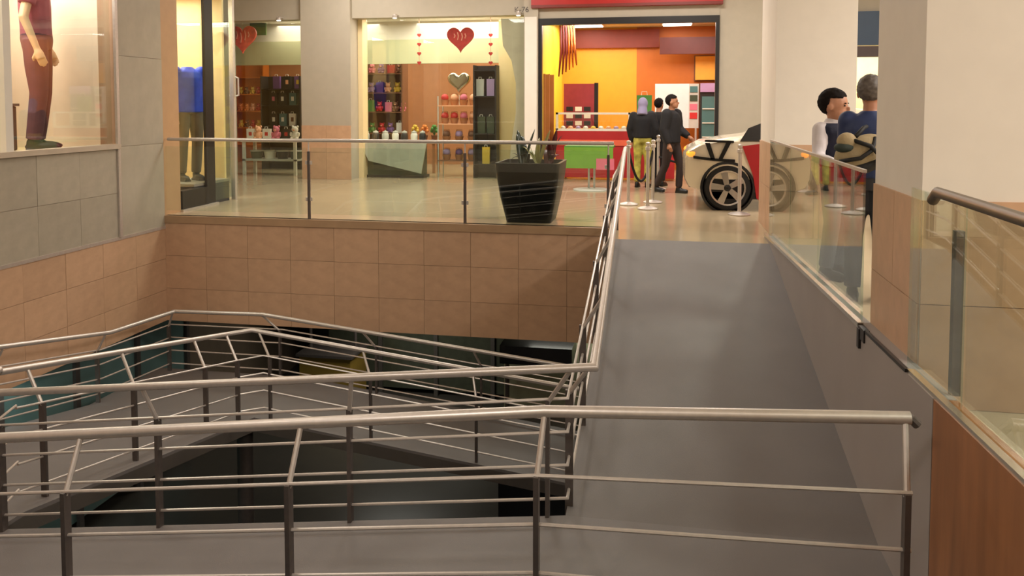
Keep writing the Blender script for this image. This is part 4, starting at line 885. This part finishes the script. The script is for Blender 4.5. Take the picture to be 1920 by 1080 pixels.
# wooden leaning panels and copper balloons near the yellow wall
for k, xp in enumerate((1018, 1026, 1034)):
    xx = px(xp, YS+.5+.3*k); t = thing('folded_screen', 'tall narrow wooden panel leaning by the yellow wall', 'panel', (xx, YS+.5+.3*k, 0), 'wooden panels by the yellow wall')
    Bx(xx-.05, xx+.05, YS+.5+.3*k, YS+.53+.3*k, 0, 2.2).build('board', PAL['wood'], t); Bx(xx-.06, xx-.04, YS+.49+.3*k, YS+.54+.3*k, 0, 2.22).build('edge', PAL['brown'], t)
dr = thing('foil_streamer', 'maroon and copper foil streamer hanging by the orange wall', 'streamer', (px(1065, YM), YM, 2.0))
for k in range(6):
    xx = px(1050+k*5, YM); MB().tube([(xx, YM, 3.4), (xx+.03, YM-.04, 2.8), (xx-.03+.02*k, YM, 2.2+.05*k)], [.02, .035, .015], 6).build('strand', mat('copper_foil', (190, 110, 70), .25, .9) if k > 2 else mat('maroon_foil', (110, 34, 36), .4), dr, smooth=True)
# lower storey: yellow box kiosk and dark kiosk seen between the rails
def kiosk(xp, yp, Y, wd, h, m, label):
    q = U(xp, yp, Y=Y); t = thing('kiosk', label, 'kiosk', (q.x, Y, LOWZ))
    Bx(q.x-wd/2, q.x+wd/2, Y-.4, Y+.4, LOWZ, LOWZ+h).build('counter', m, t); Bx(q.x-wd/2-.05, q.x+wd/2+.05, Y-.45, Y+.45, LOWZ+h, LOWZ+h+.05).build('top', M_STEELD, t)
    for s in (-1, 1): MB().tube([(q.x+s*wd*.45, Y, LOWZ+h), (q.x+s*wd*.45, Y, LOWZ+h+.9)], .03, 8).build('post', M_STEELD, t)
    Bx(q.x-wd/2, q.x+wd/2, Y-.3, Y+.3, LOWZ+h+.9, LOWZ+h+1.15).build('header', m, t)
kiosk(625, 668, 14.0, 1.0, 1.1, mat('mustard', (140, 112, 40), .6), 'mustard yellow kiosk on the lower floor behind the rails')
kiosk(1010, 730, 10.9, 1.0, 1.3, MBLK, 'glossy black kiosk on the lower floor beneath the ramp')

# ================================================================ SHOP / LOWER LIGHTS (bare area lamps set near ceiling height)
area('heart_shop_light', (-7.6, YS+2.2, 3.4), 2.5, 2.5, 95, (1, .88, .70))
area('heart_shop_light', (-4.2, YS+2.4, 3.4), 2.5, 2.5, 110, (1, .9, .76))
area('heart_window_light', (-4.6, YS+.7, 3.38), 3, .5, 45, (1, .93, .8))
area('orange_shop_light', (-1.3, YS+1.9, 3.36), 1.8, 1.8, 85, (1, .9, .8))
area('orange_shop_light', (.8, YS+1.6, 3.36), 1, 1.4, 60, (1, .93, .85))
area('display_light', (-7.7, 7.8, 3.55), 1, 2.2, 100, (1, .93, .84))
area('store_light', (-8.4, 11.2, 3.35), 1.6, 1.6, 110, (1, .92, .8))
area('beyond_light', (4.3, 17.8, 2.9), 1.6, 1.6, 90, (1, .9, .7))
area('lower_light', (-4.5, 13, SLAB-.03), 1.2, 1, 40, (1, .97, .86))
area('lower_light', (-1.4, 10.9, SLAB-.03), .8, .4, 10, (1, .98, .84))
area('lower_light', (-7.35, 6.5, SLAB-.02), .3, 3, 22, (.85, 1, .96))
clean_base()
